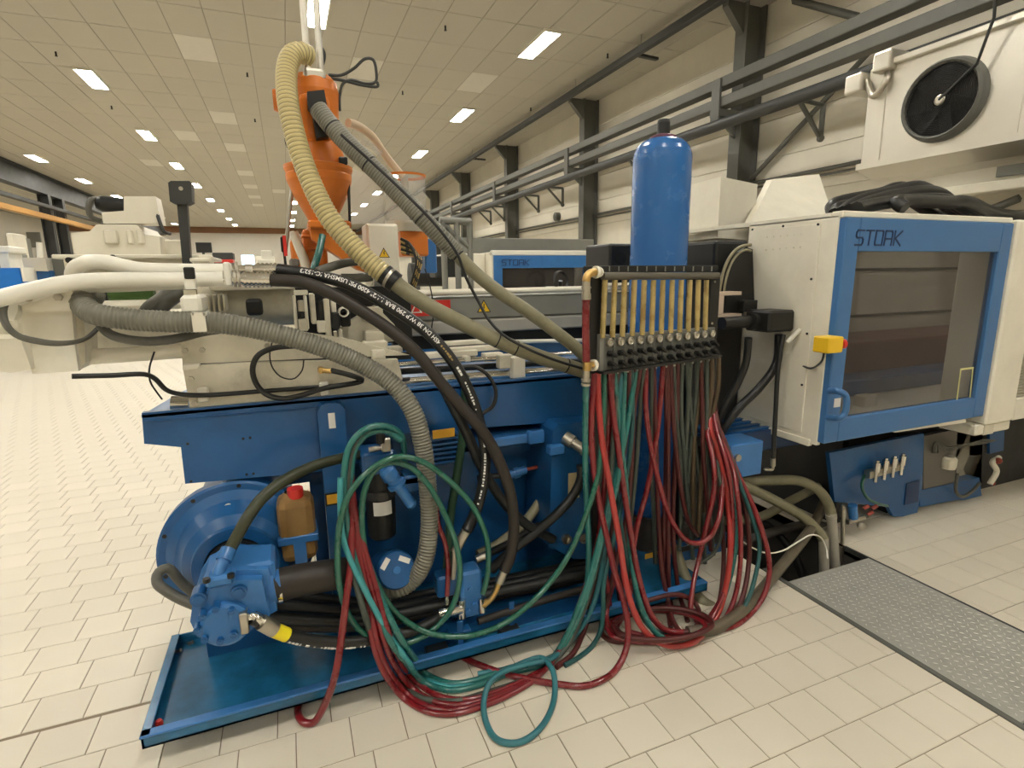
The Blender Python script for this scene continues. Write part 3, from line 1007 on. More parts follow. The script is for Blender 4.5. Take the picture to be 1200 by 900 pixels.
# round blue filter housing
t = thing('return_filter', 'round blue filter housing with two white labels below the oil filter', 'filter', at(463, 690, 2.25))
c = at(465, 668, 2.17)
b = MB(); b.lathe(c, Vector((-.08, 1, -.42)), [(0, 0), (0, .075), (.012, .082), (.05, .084), (.05, .072), (.25, .072)], 32); hb = b.build('housing', BLUE, t)
ax = Vector((-.08, 1, -.42)).normalized(); uu, vv = ortho(ax)
b = MB(); b.cyl(c - ax * .006 , c, .016, n=16); b.build('centre_nut', BLUE_L, hb)
for px, py, rot_ in ((452, 661, .9), (475, 656, -.5)):
    p = at(px, py, 2.17); p = p - ax * ((p - c).dot(ax)) - ax * .002
    e1 = (Vector((1, 0, 0)) - ax * ax.x).normalized(); e2 = ax.cross(e1)
    e = e1 * math.cos(rot_) + e2 * -math.sin(rot_)
    b = MB(); b.obox(p, e, ax.cross(e), ax, .05, .022, .002); b.build('label_plate', LABELW, hb)
# small blue valve manifold at the pan
t = thing('valve_block', 'small blue hydraulic valve block with steel elbows on the drip pan', 'valve block', at(553, 722, 2.14))
VY = 2.13
b = MB(); pbox(b, 541, 670, 566, 724, VY, .10, .012); b.build('block', BLUE_L, t)
b = MB(); pbox(b, 513, 675, 541, 700, VY + .02, .08, .01); b.build('side_block', BLUE, t)
for px, py in ((551, 690), (556, 708), (548, 716)):
    c = at(px, py, VY); b = MB(); b.cyl(c + Vector((0, .02, 0)), c - Vector((0, .012, 0)), .012, n=10); b.build('cap_screw', BLUE_L, t)
b = MB(); b.cyl(at(514, 720, VY - .01), at(541, 713, VY - .01), .022, n=14); b.cyl(at(520, 719, VY - .012), at(523, 718, VY - .012), .027, n=14); b.build('hose_coupling', CHROME, t)
b = MB(); b.cyl(at(541, 702, VY), at(541, 723, VY), .02, n=10); b.cyl(at(565, 700, VY), at(565, 716, VY), .02, n=10); b.build('swivel_nut', CHROME, t)
b = MB(); b.tube(catmull([at(566, 710, VY - .01), at(576, 701, VY - .02), at(582, 690, VY - .02), at(585, 680, VY - .02)], 5), .014, 10); b.build('elbow', BRASS, t)
b = MB(); b.cyl(at(585, 683, VY - .02), at(591, 668, VY - .02), .02, n=12); b.build('crimp_sleeve', STEEL, t)
b = MB(); b.cyl(at(533, 647, VY), at(546, 622, VY), .021, n=12); b.build('hose_end', STEEL, t)
b = MB(); b.cyl(at(533, 647, VY), at(531, 678, VY), .012, n=10); b.build('riser', STEEL, t)
# ------------------------------------------------------------------ injection unit (cream castings on top of the bed)
def tri_sign(b_parent, px, py, Y, size, plane='Y', names=('warning_sign', 'warning_border', 'warning_mark')):
    """yellow triangle with black border and a lightning / exclamation bar, flat on a Y plane"""
    c = at(px, py, Y)
    def tri(s, y):
        return [Vector((c.x - s, y, c.z - s * .58)), Vector((c.x + s, y, c.z - s * .58)), Vector((c.x, y, c.z + s * 1.15))]
    b = MB(); b.prism(tri(size, Y - .0015), (0, .0015, 0)); o = b.build(names[0], INKB, b_parent)
    return c, tri, o


t = thing('injection_unit', 'worn cream injection unit with castings and valves on the blue bed', 'injection unit', (0.1, 2.8, zt))
b = MB(); pprism(b, [(214, 430), (223, 479), (300, 472), (452, 459), (472, 444), (466, 421), (300, 425)], 2.465, .04); lp = b.build('lower_side_plate', CREAM_D, t)
b = MB(); pprism(b, [(211, 388), (300, 382), (400, 396), (480, 416), (300, 423), (214, 427)], 2.50, .04); up_ = b.build('upper_side_plate', CREAM_D, t)
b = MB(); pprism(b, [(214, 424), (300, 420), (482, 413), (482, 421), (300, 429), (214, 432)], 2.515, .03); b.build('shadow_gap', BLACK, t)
b = MB(); pbox(b, 346, 336, 482, 404, 2.74, .02); b.build('contrast_backing', BLACK, t)  # black sheet added behind the valves to darken the gaps between them
b = MB(); pprism(b, [(214, 428), (234, 427), (231, 432), (214, 434)], 2.46, .03); b.build('latch_tab', CREAM, t)
for px, py, Y in ((217, 411, 2.5), (237, 410, 2.5), (224, 444, 2.465), (228, 472, 2.465), (313, 405, 2.5)):
    c = at(px, py, Y); b = MB(); b.bolt(c, (0, -1, 0), .012, .012); b.build('bolt', STEEL, t)
for px, py in ((238, 463), (380, 456)):
    c = at(px, py, 2.44); b = MB(); b.box(c - Vector((.02, .0, .03)), c + Vector((.02, .025, .03)), .006); b.build('hose_clip', WHITE, t)
c = at(376, 433, 2.46); b = MB(); b.cyl(c, c - Vector((0, .03, 0)), .014, n=10); b.cyl(at(378, 434, 2.43), at(388, 435, 2.43), .011, n=10); b.build('brass_union', BRASS, t)
# barrel housing (cylinder lying along the machine)
c0, c1 = at(236, 358, 2.78), at(347, 357, 2.78)
R_ = 27 / ppm(c0)
b = MB(); b.lathe(Vector((c0.x, 2.78, c0.z)), (1, 0, 0), [(0, R_ * .92), (.02, R_), (c1.x - c0.x - .02, R_), (c1.x - c0.x, R_ * .92)], 28); b.build('barrel_housing', CREAM_D, t)
b = MB(); pbox(b, 244, 331, 346, 340, 2.62, .3, .015); b.build('housing_flange', CREAM, t)
for k in range(5):
    b = MB(); pbox(b, 237 + k * 6, 345, 240 + k * 6, 369 - k, 2.56, .16, .004); b.build('cooling_rib', CREAM_D, t)
b = MB(); pbox(b, 288, 350, 308, 370, 2.60, .03, .015); b.build('terminal_cover', BLACK, t)
b = MB(); pbox(b, 211, 346, 236, 368, 2.30, .2, .012); b.build('bracket_head', WHITE, t)
b = MB(); pbox(b, 225, 366, 241, 389, 2.255, .012); pbox(b, 225, 366, 227, 370, 2.255, .12); pbox(b, 238, 366, 241, 370, 2.255, .12); b.build('hose_saddle', CREAM, t)
b = MB(); pbox(b, 216, 325, 229, 348, 2.35, .03, .004); b.build('strap_bracket', WHITE, t)
b = MB(); pbox(b, 215, 313, 228, 327, 2.345, .02, .004); b.build('black_strap', BLACK, t)
b = MB(); pbox(b, 214, 339, 231, 346, 2.335, .012, .003); b.build('buckle', CHROME, t)
# upper drive block
b = MB(); pprism(b, [(83, 273), (105, 271), (113, 263), (160, 263), (170, 275), (187, 277), (189, 298), (87, 298)], 2.85, .42); b.build('drive_casting', CREAM, t)
b = MB(); pprism(b, [(145, 230), (182, 230), (185, 244), (188, 262), (121, 262), (119, 249), (145, 247)], 2.87, .12); b.build('gear_block', CREAM, t)
for x0, x1 in ((121, 138), (148, 156), (160, 168)):
    b = MB(); pbox(b, x0, 269, x1, 286, 2.835, .02, .006); b.build('raised_pad', CREAM, t)
b = MB(); pbox(b, 60, 298, 240, 303, 2.72, .7, .004); b.build('table_plate', CREAM, t)
b = MB(); pbox(b, 135, 303, 216, 322, 2.80, .3, .005); b.build('web_plate', CREAM, t)
b = MB(); pbox(b, 75, 303, 134, 320, 2.95, .25, .005); b.build('rear_plate', CREAM_D, t)
for px, py in ((82, 305), (97, 304), (120, 302), (133, 302), (83, 314)):
    c = at(px, py, 2.72 if py > 303 else 2.71); b = MB(); b.cyl(c, c - Vector((0, .015, 0)), .012, n=10); b.build('bolt', BLACK, t)
b = MB(); pbox(b, 190, 281, 215, 300, 2.95, .2, .006); b.build('guard_box', CREAM, t)
b = MB(); b.lathe(at(113, 238, 2.95), (1, 0, -.1), [(0, .025), (.02, .034), (.13, .034), (.14, .028), (.19, .028)], 16); b.build('drive_motor', BLACK, t)
b = MB(); b.tube(catmull([at(114, 234, 2.95), at(107, 234, 2.93), at(104, 244, 2.92), at(107, 254, 2.93), at(118, 259, 2.95)], 5), .012, 8); b.build('motor_cable', GREYR, t)
b = MB(); b.tube(catmull([at(184, 250, 2.88), at(188, 262, 2.86), at(192, 271, 2.86), at(199, 274, 2.9)], 5), .008, 6); b.build('sensor_cable', STEEL_D, t)
# hanging end plate at the left
b = MB(); pprism(b, [(22, 344), (85, 341), (88, 364), (26, 365)], 2.38, .05); b.build('end_flange', CREAM, t)
b = MB(); pprism(b, [(25, 364), (84, 363), (87, 397), (28, 398)], 2.41, .03); b.build('end_plate', CREAM, t)
b = MB(); P = ppoly([(30, 398), (87, 397)], 2.41) + ppoly([(92, 435), (38, 438)], 2.36); b.prism(P, (0, .03, 0)); b.build('end_skirt', CREAM, t)
for px, py in ((35, 349), (69, 348)):
    c = at(px, py, 2.38); b = MB(); b.bolt(c, (0, -1, 0), .014, .014); b.build('bolt', STEEL, t)
b = MB(); pprism(b, [(85, 343), (98, 350), (100, 425), (92, 434), (86, 400)], 2.46, .15); b.build('end_return', CREAM_D, t)
b = MB(); pprism(b, [(-40, 398), (24, 397), (37, 433), (12, 437), (-40, 428)], 2.34, .25); b.build('end_box', CREAM, t)
b = MB(); pprism(b, [(4, 352), (21, 352), (21, 365), (16, 376), (4, 376)], 2.36, .04); b.build('cable_clip', WHITE, t)
b = MB(); pbox(b, -40, 350, 24, 400, 2.52, .3, .01); b.build('end_housing', CREAM_D, t)
b = MB(); pbox(b, 96, 378, 214, 414, 2.66, .05, .005); b.build('rear_casting', CREAM_D, t)
b = MB(); b.cyl(at(94, 419, 2.55), at(216, 411, 2.55), 9 / ppm(at(150, 415, 2.55)), n=16); b.build('cross_tube', CREAM, t)
b = MB(); pbox(b, 110, 352, 214, 364, 2.72, .1, .02); b.build('guide_rail', CREAM, t)
c = at(128, 345, 2.9); b = MB(); b.lathe(c, (1, 0, 0), [(0, .03), (.012, .042), (.16, .042), (.17, .03)], 16); b.build('green_motor', GREENM, t)
b = MB(); pbox(b, 88, 338, 128, 356, 2.92, .2, .01); b.build('motor_bracket', STEEL_D, t)
b = MB(); b.cyl(at(201, 474, 2.56), at(222, 474, 2.56), .036, n=16); b.build('guide_rod_end', CHROME, t)
# valves and plates between the two black hoses
for x0, y0, x1, y1, Y, d_, m_ in ((344, 340, 361, 346, 2.52, .04, CREAM), (344, 346, 348, 386, 2.52, .04, CREAM), (357, 346, 361, 386, 2.52, .04, CREAM),
                                  (349, 352, 357, 366, 2.53, .03, STEEL), (350, 374, 361, 388, 2.50, .05, CREAM_D), (364, 344, 370, 380, 2.55, .10, CREAM_D),
                                  (372, 376, 382, 390, 2.52, .05, CREAM), (381, 350, 388, 408, 2.54, .03, CREAM_D), (388, 350, 394, 368, 2.56, .03, CREAM),
                                  (391, 388, 396, 408, 2.52, .02, STEEL), (397, 386, 402, 410, 2.55, .02, CREAM_D), (428, 401, 455, 420, 2.52, .10, CREAM_D),
                                  (436, 410, 452, 430, 2.48, .05, CREAM), (405, 405, 432, 412, 2.60, .12, CREAM_D), (428, 388, 450, 402, 2.60, .12, CREAM_D),
                                  (425, 360, 449, 376, 2.66, .12, CREAM_D), (455, 407, 472, 418, 2.55, .08, CREAM_D)):
    b = MB(); pbox(b, x0, y0, x1, y1, Y, d_, .004); b.build('valve_plate', m_, t)
for x0, y0, x1, y1, Y in ((373, 352, 381, 378, 2.55), (389, 366, 398, 386, 2.53), (399, 366, 411, 383, 2.60), (350, 366, 357, 374, 2.52), (448, 360, 475, 395, 2.8)):
    b = MB(); pbox(b, x0, y0, x1, y1, Y, .06, .006); b.build('connector', BLACK, t)
for px, py in ((445, 415), (442, 425), (449, 425)):
    c = at(px, py, 2.48); b = MB(); b.cyl(c, c - Vector((0, .012, 0)), .016 if py < 420 else .009, n=12); b.build('bolt', CREAM, t)
c = at(403, 366, 2.56); b = MB(); b.lathe(c, (0, -1, 0), [(-.06, .022), (0, .022), (0, .016), (-.05, .016)], 16, False); b.build('pipe_stub', CREAM, t)
b = MB(); pprism(b, [(398, 384), (440, 358), (462, 380), (470, 398), (440, 404), (398, 412)], 2.68, .2); b.build('nozzle_casting', CREAM_D, t)
b = MB(); pprism(b, [(440, 322), (470, 345), (470, 352), (437, 350)], 2.78, .02); b.build('guard_sheet', GREYM, t)
# guide rods and carriage to the right
for (x0, y0, x1, y1, Y, r_, m_) in ((452, 428, 720, 411, 2.62, .013, CHROME), (455, 436, 720, 421, 2.66, .016, STEEL_D), (470, 449, 730, 428, 2.56, .024, CHROME), (520, 402, 720, 398, 2.9, .012, WHITE), (640, 417, 720, 410, 2.75, .012, CHROME)):
    b = MB(); b.cyl(at(x0, y0, Y), at(x1, y1, Y), r_, n=14); b.build('guide_rod', m_, t)
b = MB(); pbox(b, 601, 418, 616, 447, 2.50, .05, .006); b.build('rod_clamp', CREAM, t)
b = MB(); pbox(b, 585, 416, 602, 432, 2.53, .05, .004); b.build('clamp_arm', CREAM_D, t)
for x0, y0, x1, y1, Y in ((520, 399, 590, 404, 2.75), (525, 406, 600, 412, 2.68), (500, 412, 560, 419, 2.66), (568, 414, 590, 424, 2.62), (545, 418, 552, 424, 2.6)):
    b = MB(); pbox(b, x0, y0, x1, y1, Y, .06, .004); b.build('carriage_bar', CREAM, t)
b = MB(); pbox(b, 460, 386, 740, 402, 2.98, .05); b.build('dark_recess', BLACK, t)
b = MB(); pbox(b, 440, 346, 740, 372, 2.95, .25, .01); cov = b.build('barrel_cover', GREYM, t)
b = MB(); pbox(b, 480, 372, 740, 387, 2.93, .25, .008); b.build('lower_cover', mat('light_grey_paint', (.33, .32, .28), .45), t)
b = MB(); pbox(b, 470, 337, 740, 344, 2.93, .05, .012); b.build('handrail', CREAM, t)
# stickers on the barrel cover
def warning(parent, px, py, Y, s, kind='bolt'):
    c = at(px, py, Y)
    def tri(k, y):
        return [Vector((c.x - k, y, c.z - k * .58)), Vector((c.x + k, y, c.z - k * .58)), Vector((c.x, y, c.z + k * 1.15))]
    b = MB(); b.prism(tri(s, Y - .0015), (0, .0015, 0)); o = b.build('warning_triangle', INKB, parent)
    b = MB(); b.prism(tri(s * .80, Y - .0025), (0, .001, 0)); b.build('triangle_face', YELLOW, parent)
    b = MB()
    if kind == 'bolt':
        pts = [(.05, .62), (-.16, .12), (.0, .14), (-.06, -.30), (.16, .24), (.02, .22), (.16, .62)]
        b.prism([Vector((c.x + x * s, Y - .0035, c.z + z * s)) for x, z in pts], (0, .001, 0))
    else:
        b.box((c.x - .07 * s, Y - .0035, c.z - .05 * s), (c.x + .07 * s, Y - .0025, c.z + .6 * s)); b.box((c.x - .07 * s, Y - .0035, c.z - .35 * s), (c.x + .07 * s, Y - .0025, c.z - .18 * s))
    b.build('triangle_mark', INKB, parent)
warning(cov, 567, 361, 2.95, .042, 'bang')
b = MB(); pbox(b, 482, 352, 528, 370, 2.947, .003); b.build('red_sticker', REDP, cov)
c = at(488, 362, 2.946)
b = MB(); b.prism([c + Vector((-.032, 0, -.022)), c + Vector((.032, 0, -.022)), c + Vector((0, 0, .036))], (0, .001, 0)); b.build('sticker_triangle', INKW, cov)
c = at(488, 362, 2.945)
b = MB(); b.prism([c + Vector((-.02, 0, -.016)), c + Vector((.02, 0, -.016)), c + Vector((0, 0, .024))], (0, .001, 0)); b.build('sticker_triangle_core', REDP, cov)
# hose couplings left of the black hoses
for (x0, y0, x1, y1, r_, m_) in ((262, 326, 272, 326, .03, STEEL), (272, 327, 284, 327, .022, CHROME), (284, 327, 320, 328, .026, CHROME), (262, 317, 300, 316, .02, CHROME), (300, 316, 327, 316, .024, CHROME), (288, 318, 296, 318, .03, STEEL)):
    b = MB(); b.cyl(at(x0, y0, 2.42 if y0 > 320 else 2.48), at(x1, y1, 2.42 if y0 > 320 else 2.48), r_, n=14); b.build('hose_coupling', m_, t)
b = MB(); pbox(b, 262, 307, 270, 336, 2.385, .10, .006); b.build('coupling_flange', WHITE, t)
for x in range(286, 320, 5):
    b = MB(); b.cyl(at(x, 327.5, 2.42), at(x + 2.6, 327.5, 2.42), .0305, n=16); b.build('crimp_ring', CHROME, t)
for x in range(302, 327, 5):
    b = MB(); b.cyl(at(x, 316, 2.48), at(x + 2.6, 316, 2.48), .0275, n=16); b.build('crimp_ring', CHROME, t)
for x, y, Y in ((274, 327, 2.42), (279, 327, 2.42), (276, 316, 2.48)):
    b = MB(); b.cyl(at(x, y, Y), at(x + 3, y, Y), .036, n=6); b.build('hex_nut', STEEL, t)
b = MB(); pbox(b, 306, 293, 319, 306, 2.6, .06, .005); pbox(b, 302, 304, 322, 312, 2.58, .1, .005); b.build('valve_cap', WHITE, t)
b = MB(); pbox(b, 222, 302, 246, 307, 2.6, .05, .004); pbox(b, 232, 298, 248, 314, 2.62, .08, .006); b.build('pilot_valve', CREAM, t)

# black post with a square head
t = thing('signal_post', 'black post with a square head standing on the injection unit', 'post', at(219, 312, 2.66))
b = MB(); pprism(b, [(207, 236), (219, 236), (224, 312), (214, 312)], 2.66, .04); b.build('post', STEEL_D, t)
b = MB(); pprism(b, [(197, 214), (200, 212), (222, 212), (224, 214), (225, 236), (219, 239), (205, 239), (199, 236)], 2.64, .08); b.build('head', STEEL_D, t)
b = MB(); c = at(212, 221, 2.64); b.cyl(c, c - Vector((0, .004, 0)), .008, n=10); b.build('screw', STEEL, t)

# ------------------------------------------------------------------ orange hopper loader with clear receiver
HY = 3.02
hc = at(374, 207, HY); hx = hc.x; hs = 1 / ppm(hc)
zz = lambda y: at(374, y, HY).z
t = thing('hopper_loader', 'orange hopper loader with cone outlet standing over the injection unit', 'hopper', (hx, HY, zz(330)))
b = MB(); b.lathe((hx, HY, 0), (0, 0, 1), [(zz(278), .042), (zz(270), .05), (zz(255), .075), (zz(232), .125), (zz(213), .155), (zz(206), .157), (zz(203), .15), (zz(198), .12)], 32); b.build('cone', ORANGE, t)
b = MB(); b.lathe((hx, HY, 0), (0, 0, 1), [(zz(206), .152), (zz(200), .163), (zz(196), .163), (zz(194), .14)], 32); b.build('rim', ORANGE, t)
b = MB(); b.lathe((hx + .01, HY, 0), (0, 0, 1), [(zz(200), .125), (zz(180), .115), (zz(160), .10), (zz(135), .105), (zz(110), .112), (zz(98), .105), (zz(91), .08), (zz(87), .04)], 28); b.build('blower_body', ORANGE, t)
b = MB(); pbox(b, 352, 108, 388, 165, HY - .12, .10, .03); b.build('front_casting', ORANGE, t)
b = MB(); b.lathe(at(328, 118, HY - .03), (1, 0, 0), [(-.03, .0), (-.03, .045), (.0, .055), (.03, .04), (.1, .04)], 18); b.build('filter_knob', ORANGE, t)
b = MB(); pbox(b, 322, 112, 330, 128, HY - .05, .06, .01); b.build('clip', STEEL_D, t)
b = MB(); pprism(b, [(360, 107), (380, 105), (383, 122), (386, 160), (371, 162), (366, 130), (361, 125)], HY - .18, .06); b.build('hose_flange', BLACK, t)
for px, py in ((402, 189), (350, 198)):
    c = at(px, py, HY - .1); b = MB(); b.box(c - Vector((.02, .02, .018)), c + Vector((.02, .02, .018)), .005); b.build('toggle_latch', BLACK, t)
# chute
b = MB(); P = ppoly([(362, 262), (398, 265), (446, 310), (440, 322), (420, 316), (366, 280)], HY - .06); b.prism(P, (0, .12, 0)); b.build('chute', ORANGE, t)
b = MB(); pbox(b, 361, 258, 412, 268, HY - .09, .2, .01); b.build('chute_flange', ORANGE, t)
b = MB(); pbox(b, 356, 268, 384, 325, HY + .1, .18, .02); b.build('throat', ORANGE, t)
for k in range(2):
    b = MB(); pbox(b, 353, 275 + k * 14, 384, 279 + k * 14, HY + .08, .2, .006); b.build('throat_band', ORANGE, t)
for dx in (-.028, .03):
    b = MB(); b.cyl((hx + dx + .01, HY - .06, zz(102)), (hx + dx + .04, HY - .06, ZC - .3), .016, n=10); b.build('lift_tube', GALV, t)
b = MB(); b.box((hx - .04, HY - .10, zz(102)), (hx + .06, HY - .02, zz(88)), .015); b.build('tube_coupling', STEEL, t)
for pts, m_ in (([(385, 88), (400, 88), (415, 80), (428, 69), (437, 70), (441, 85), (440, 96), (428, 98), (412, 94), (402, 98), (398, 112), (398, 130)], STEEL_D),
                ([(388, 92), (405, 95), (425, 100), (443, 101), (442, 96)], STEEL_D), ([(372, 50), (380, 62), (378, 76), (372, 84)], STEEL_D)):
    b = MB(); b.tube(catmull([at(x, y, HY - .02) for x, y in pts], 6), .0075, 6); b.build('cable', m_, t)
b = MB(); b.tube(catmull([at(341, 140, HY - .1), at(335, 165, HY - .1), at(343, 182, HY - .1), at(345, 195, HY - .08)], 5), .007, 6); b.build('air_line', STEEL_D, t)
b = MB(); b.cyl(at(343, 212, HY), at(334, 300, HY), .010, n=8); b.build('stay_rod', STEEL, t)
b = MB(); b.cyl(at(408, 195, HY - .05), at(411, 300, HY - .05), .007, n=8); b.build('black_stay', BLACK, t)
b = MB(); b.tube(catmull([at(378, 276, HY - .08), at(374, 295, HY - .12), at(368, 315, HY - .15), at(366, 330, HY - .15)], 5), .018, 8); b.build('green_tube', TEAL, t)
b = MB(); pbox(b, 332, 276, 336, 300, 2.8, .02); b.build('red_sensor', REDP, t)
b = MB(); pbox(b, 329, 277, 336, 296, 2.82, .03, .006); b.cyl(at(333, 296, 2.84), at(335, 313, 2.84), .006, n=8); b.build('sensor_probe', BLACK, t)
b = MB(); b.tube(catmull([at(344, 272, 3.1), at(350, 288, 3.1), at(357, 305, 3.1), at(359, 318, 3.1)], 5), .022, 8); b.build('clear_sleeve', CREAM, t)

t = thing('material_receiver', 'clear plastic receiver cylinder with orange rim right of the hopper', 'receiver', at(474, 300, 3.35))
c = at(474, 206, 3.35); r_ = 24 / ppm(c)
zq = lambda y: at(474, y, 3.35).z
b = MB(); b.lathe((c.x, 3.35, 0), (0, 0, 1), [(zq(264), r_), (zq(208), r_)], 32, False); b.build('cylinder', CLEAR, t)
b = MB(); b.lathe((c.x, 3.35, 0), (0, 0, 1), [(zq(208), r_ + .003), (zq(205.5), r_ + .005), (zq(205), r_ - .01)], 32, False); b.build('lid', ORANGE, t)
b = MB(); b.lathe((c.x, 3.35, 0), (0, 0, 1), [(zq(272), r_ * .9), (zq(263), r_ + .006), (zq(260), r_ + .006)], 32, True); b.build('base_ring', GALV, t)
b = MB(); b.cyl((c.x, 3.35, zq(240)), (c.x, 3.35, zq(206)), .02, n=10); b.build('filter_stem', STEEL, t)
b = MB(); pbox(b, 470, 264, 502, 300, 3.28, .22, .01); b.build('orange_housing', ORANGE, t)
b = MB(); pbox(b, 498, 280, 512, 320, 3.32, .2, .008); b.build('blue_housing', BLUE_L, t)
b = MB(); b.tube(catmull([at(408, 144, 3.1), at(420, 148, 3.15), at(436, 160, 3.22), at(450, 180, 3.3), at(464, 198, 3.34), at(472, 207, 3.35)], 6), .022, 10); b.build('suction_tube', mat('beige_tube', (.62, .48, .33), .4), t)
b = MB(); b.tube(catmull([at(424, 166, 3.2), at(436, 172, 3.22), at(446, 180, 3.24)], 5), .018, 8); b.build('clear_tube', CLEAR, t)
b = MB(); pbox(b, 410, 200, 450, 262, 3.42, .02); b.build('clear_window', CLEAR, t)

t = thing('control_box', 'tall cream electrical box with yellow warning triangle beside the ribbed hose', 'electrical box', at(452, 335, 3.05))
b = MB(); pbox(b, 431, 262, 468, 335, 3.02, .18, .008); b.build('enclosure', CREAM, t)
b = MB(); pbox(b, 433, 264, 466, 333, 3.012, .012, .004); dr = b.build('door', CREAM, t)
warning(dr, 450, 298, 3.012, .03)
t = thing('cable_bundle', 'bundle of yellow and black cables looping beside the cream electrical box', 'cables', at(482, 335, 3.1))
for k in range(6):
    P = [at(470, 280 + k * 3, 3.12), at(480 + k * 2, 286 + k * 3, 3.08), at(488 + k, 305, 3.06), at(487 + k - 2, 322, 3.06), at(480 + k, 338, 3.08)]
    b = MB(); b.tube(catmull(P, 5), .009, 6); b.build('cable', stripe_mat('taped_cable', (.42, .30, .10), (.03, .03, .03), .05, .6) if k % 2 else BLACKR, t)

# ------------------------------------------------------------------ blue accumulator bottle
TY = 2.64
tc_ = at(774, 240, TY)
tx = tc_.x
tr = 34.0 / ppm(tc_) * .985
tz = lambda y: at(774, y, TY).z
t = thing('accumulator', 'tall blue gas accumulator bottle with black cap behind the water manifold', 'gas bottle', (tx, TY, .25))
zsh = tz(188)
b = MB()
prof = [(.30, tr * .9), (.33, tr), (zsh, tr)]
for k in range(1, 8):
    a = k / 8 * math.pi / 2
    prof.append((zsh + (tz(163) - zsh) * math.sin(a), tr * (.42 + .58 * math.cos(a))))
b.lathe((tx, TY, 0), (0, 0, 1), prof, 40); b.build('shell', BLUE_T, t)
b = MB(); b.lathe((tx, TY, tz(165)), (0, 0, 1), [(0, tr * .47), (.02, tr * .45), (.03, tr * .3)], 28); b.build('neck_ring', mat('plum_rubber', (.10, .025, .05), .5), t)
b = MB(); b.lathe((tx, TY, tz(163)), (0, 0, 1), [(0, tr * .22), (tz(144) - tz(163), tr * .22), (tz(140) - tz(163), tr * .19)], 20); b.build('valve_cap', BLACK, t)
b = MB(); b.lathe((tx, TY, .06), (0, 0, 1), [(0, tr * 1.05), (.24, tr * 1.05)], 30); b.build('cradle', DARKPIT, t)
# ------------------------------------------------------------------ trench and cover plates
b = MB()
b.box((TX0, TY0, -.55), (TX1, TY1, -.53))
for (x0, x1, y0, y1) in ((TX0 - .02, TX0, TY0, TY1), (TX1, TX1 + .02, TY0, TY1), (TX0, TX1, TY0 - .02, TY0), (TX0, TX1, TY1, TY1 + .02)):
    b.box((x0, y0, -.55), (x1, y1, -.004))
b.build('trench', DARKPIT, floor)
b = MB(); b.box((TX0, TY0, -.03), (TX0 + .028, 2.2, .004), .002); b.build('trench_edge', STEEL_G, floor)
b = MB(); b.box((TX1 - .014, TY0, -.03), (TX1, 2.2, .003), .002); b.build('trench_edge', STEEL_D, floor)
for n_, (y0, y1) in enumerate(((.955, 2.04), (-.22, .945))):
    t = thing('cover_plate', ('grey chequered trench cover plate ending at the hose pit' if n_ == 0 else 'grey chequered trench cover plate at the bottom right corner'), 'floor plate', (2.83, (y0 + y1) / 2, -.012), 'trench cover plates')
    b = MB(); b.box((TX0 + .03, y0, -.012), (TX1 - .016, y1, .002), .002); b.build('plate', CHECK, t)
    b = MB(); k = 0
    yy = y0 + .03
    while yy < y1 - .02:
        xx = TX0 + .06 + (.02 if k % 2 else 0)
        while xx < TX1 - .04:
            a = math.pi / 4 if (k + int(xx * 25)) % 2 else -math.pi / 4
            c = Vector((xx, yy, .002)); ux = Vector((math.cos(a), math.sin(a), 0)); uy = Vector((-math.sin(a), math.cos(a), 0))
            q = [c + ux * .011, c + uy * .0035, c - ux * .011, c - uy * .0035]
            b.add(q + [c + ux * .006 + Vector((0, 0, .0018)), c - ux * .006 + Vector((0, 0, .0018))], [(0, 1, 4), (1, 2, 5, 4), (2, 3, 5), (3, 0, 4, 5)])
            xx += .04
        yy += .028; k += 1
    o = b.build('plate_lugs', mat('light_lug_steel', (.60, .59, .54), .35, .4), t); o['kind'] = 'stuff'  # lugs coloured lighter than the plate for contrast

# ------------------------------------------------------------------ clamp unit guard with the blue framed door
DY = 2.05
HX0 = at(986, 253, DY).x
HX1 = (at(1180, 268, DY).x + at(1147, 487, DY).x) / 2
HZ0, HZ1 = .805, 2.0
t = thing('clamp_guard', 'cream guard hood with blue framed sliding door and smoked window', 'machine guard', (3.6, 2.6, HZ0))
b = MB()
b.box((HX0, DY + .01, HZ0 - .02), (HX0 + .03, 2.66, HZ1 + .015), .004); b.build('side_wall', CREAM, t)
# screwed panel on the side wall
b = MB(); b.box((HX0 - .006, 2.16, HZ0 + .03), (HX0 + .001, 2.645, HZ1 - .02), .002); sp = b.build('side_panel', CREAM, t)
for px, py in ((882, 269), (959, 263), (951, 327), (946, 391), (940, 451), (918, 265)):
    c = at(px, py, X=HX0 - .006); b = MB(); b.cyl(c, c - Vector((.004, 0, 0)), .007, n=8); b.build('screw', BLACK, sp)
for r_ in range(2):
    for k in range(6):
        c = at(899 + k * 8 - r_, 278 - k * .7 + r_ * 15, X=HX0 - .006); b = MB(); b.cyl(c, c - Vector((.003, 0, 0)), .005, n=8); b.build('vent_hole', CREAM_D, sp)
b = MB(); b.box((HX0 - .012, 2.10, HZ0 - .035), (HX0 + .02, 2.645, HZ0 + .005), .004); b.build('bottom_rail', CREAM, t)
b = MB(); b.box((HX0, DY - .01, HZ1), (HX1 + .02, DY + .06, HZ1 + .035), .006); b.build('top_lip', CREAM, t)
for x in (HX0, 3.35, 4.0, 4.7):
    b = MB(); b.box((x, DY + .06, HZ1 + .005), (x + .06, 3.45, HZ1 + .03)); b.build('roof_bar', CREAM, t)
b = MB(); b.box((HX0 + .2, 3.45, HZ0 - .3), (7.0, 3.5, HZ1 + .3)); rw = b.build('rear_wall', mat('grey_rear_guard', (.50, .46, .38), .5), t)
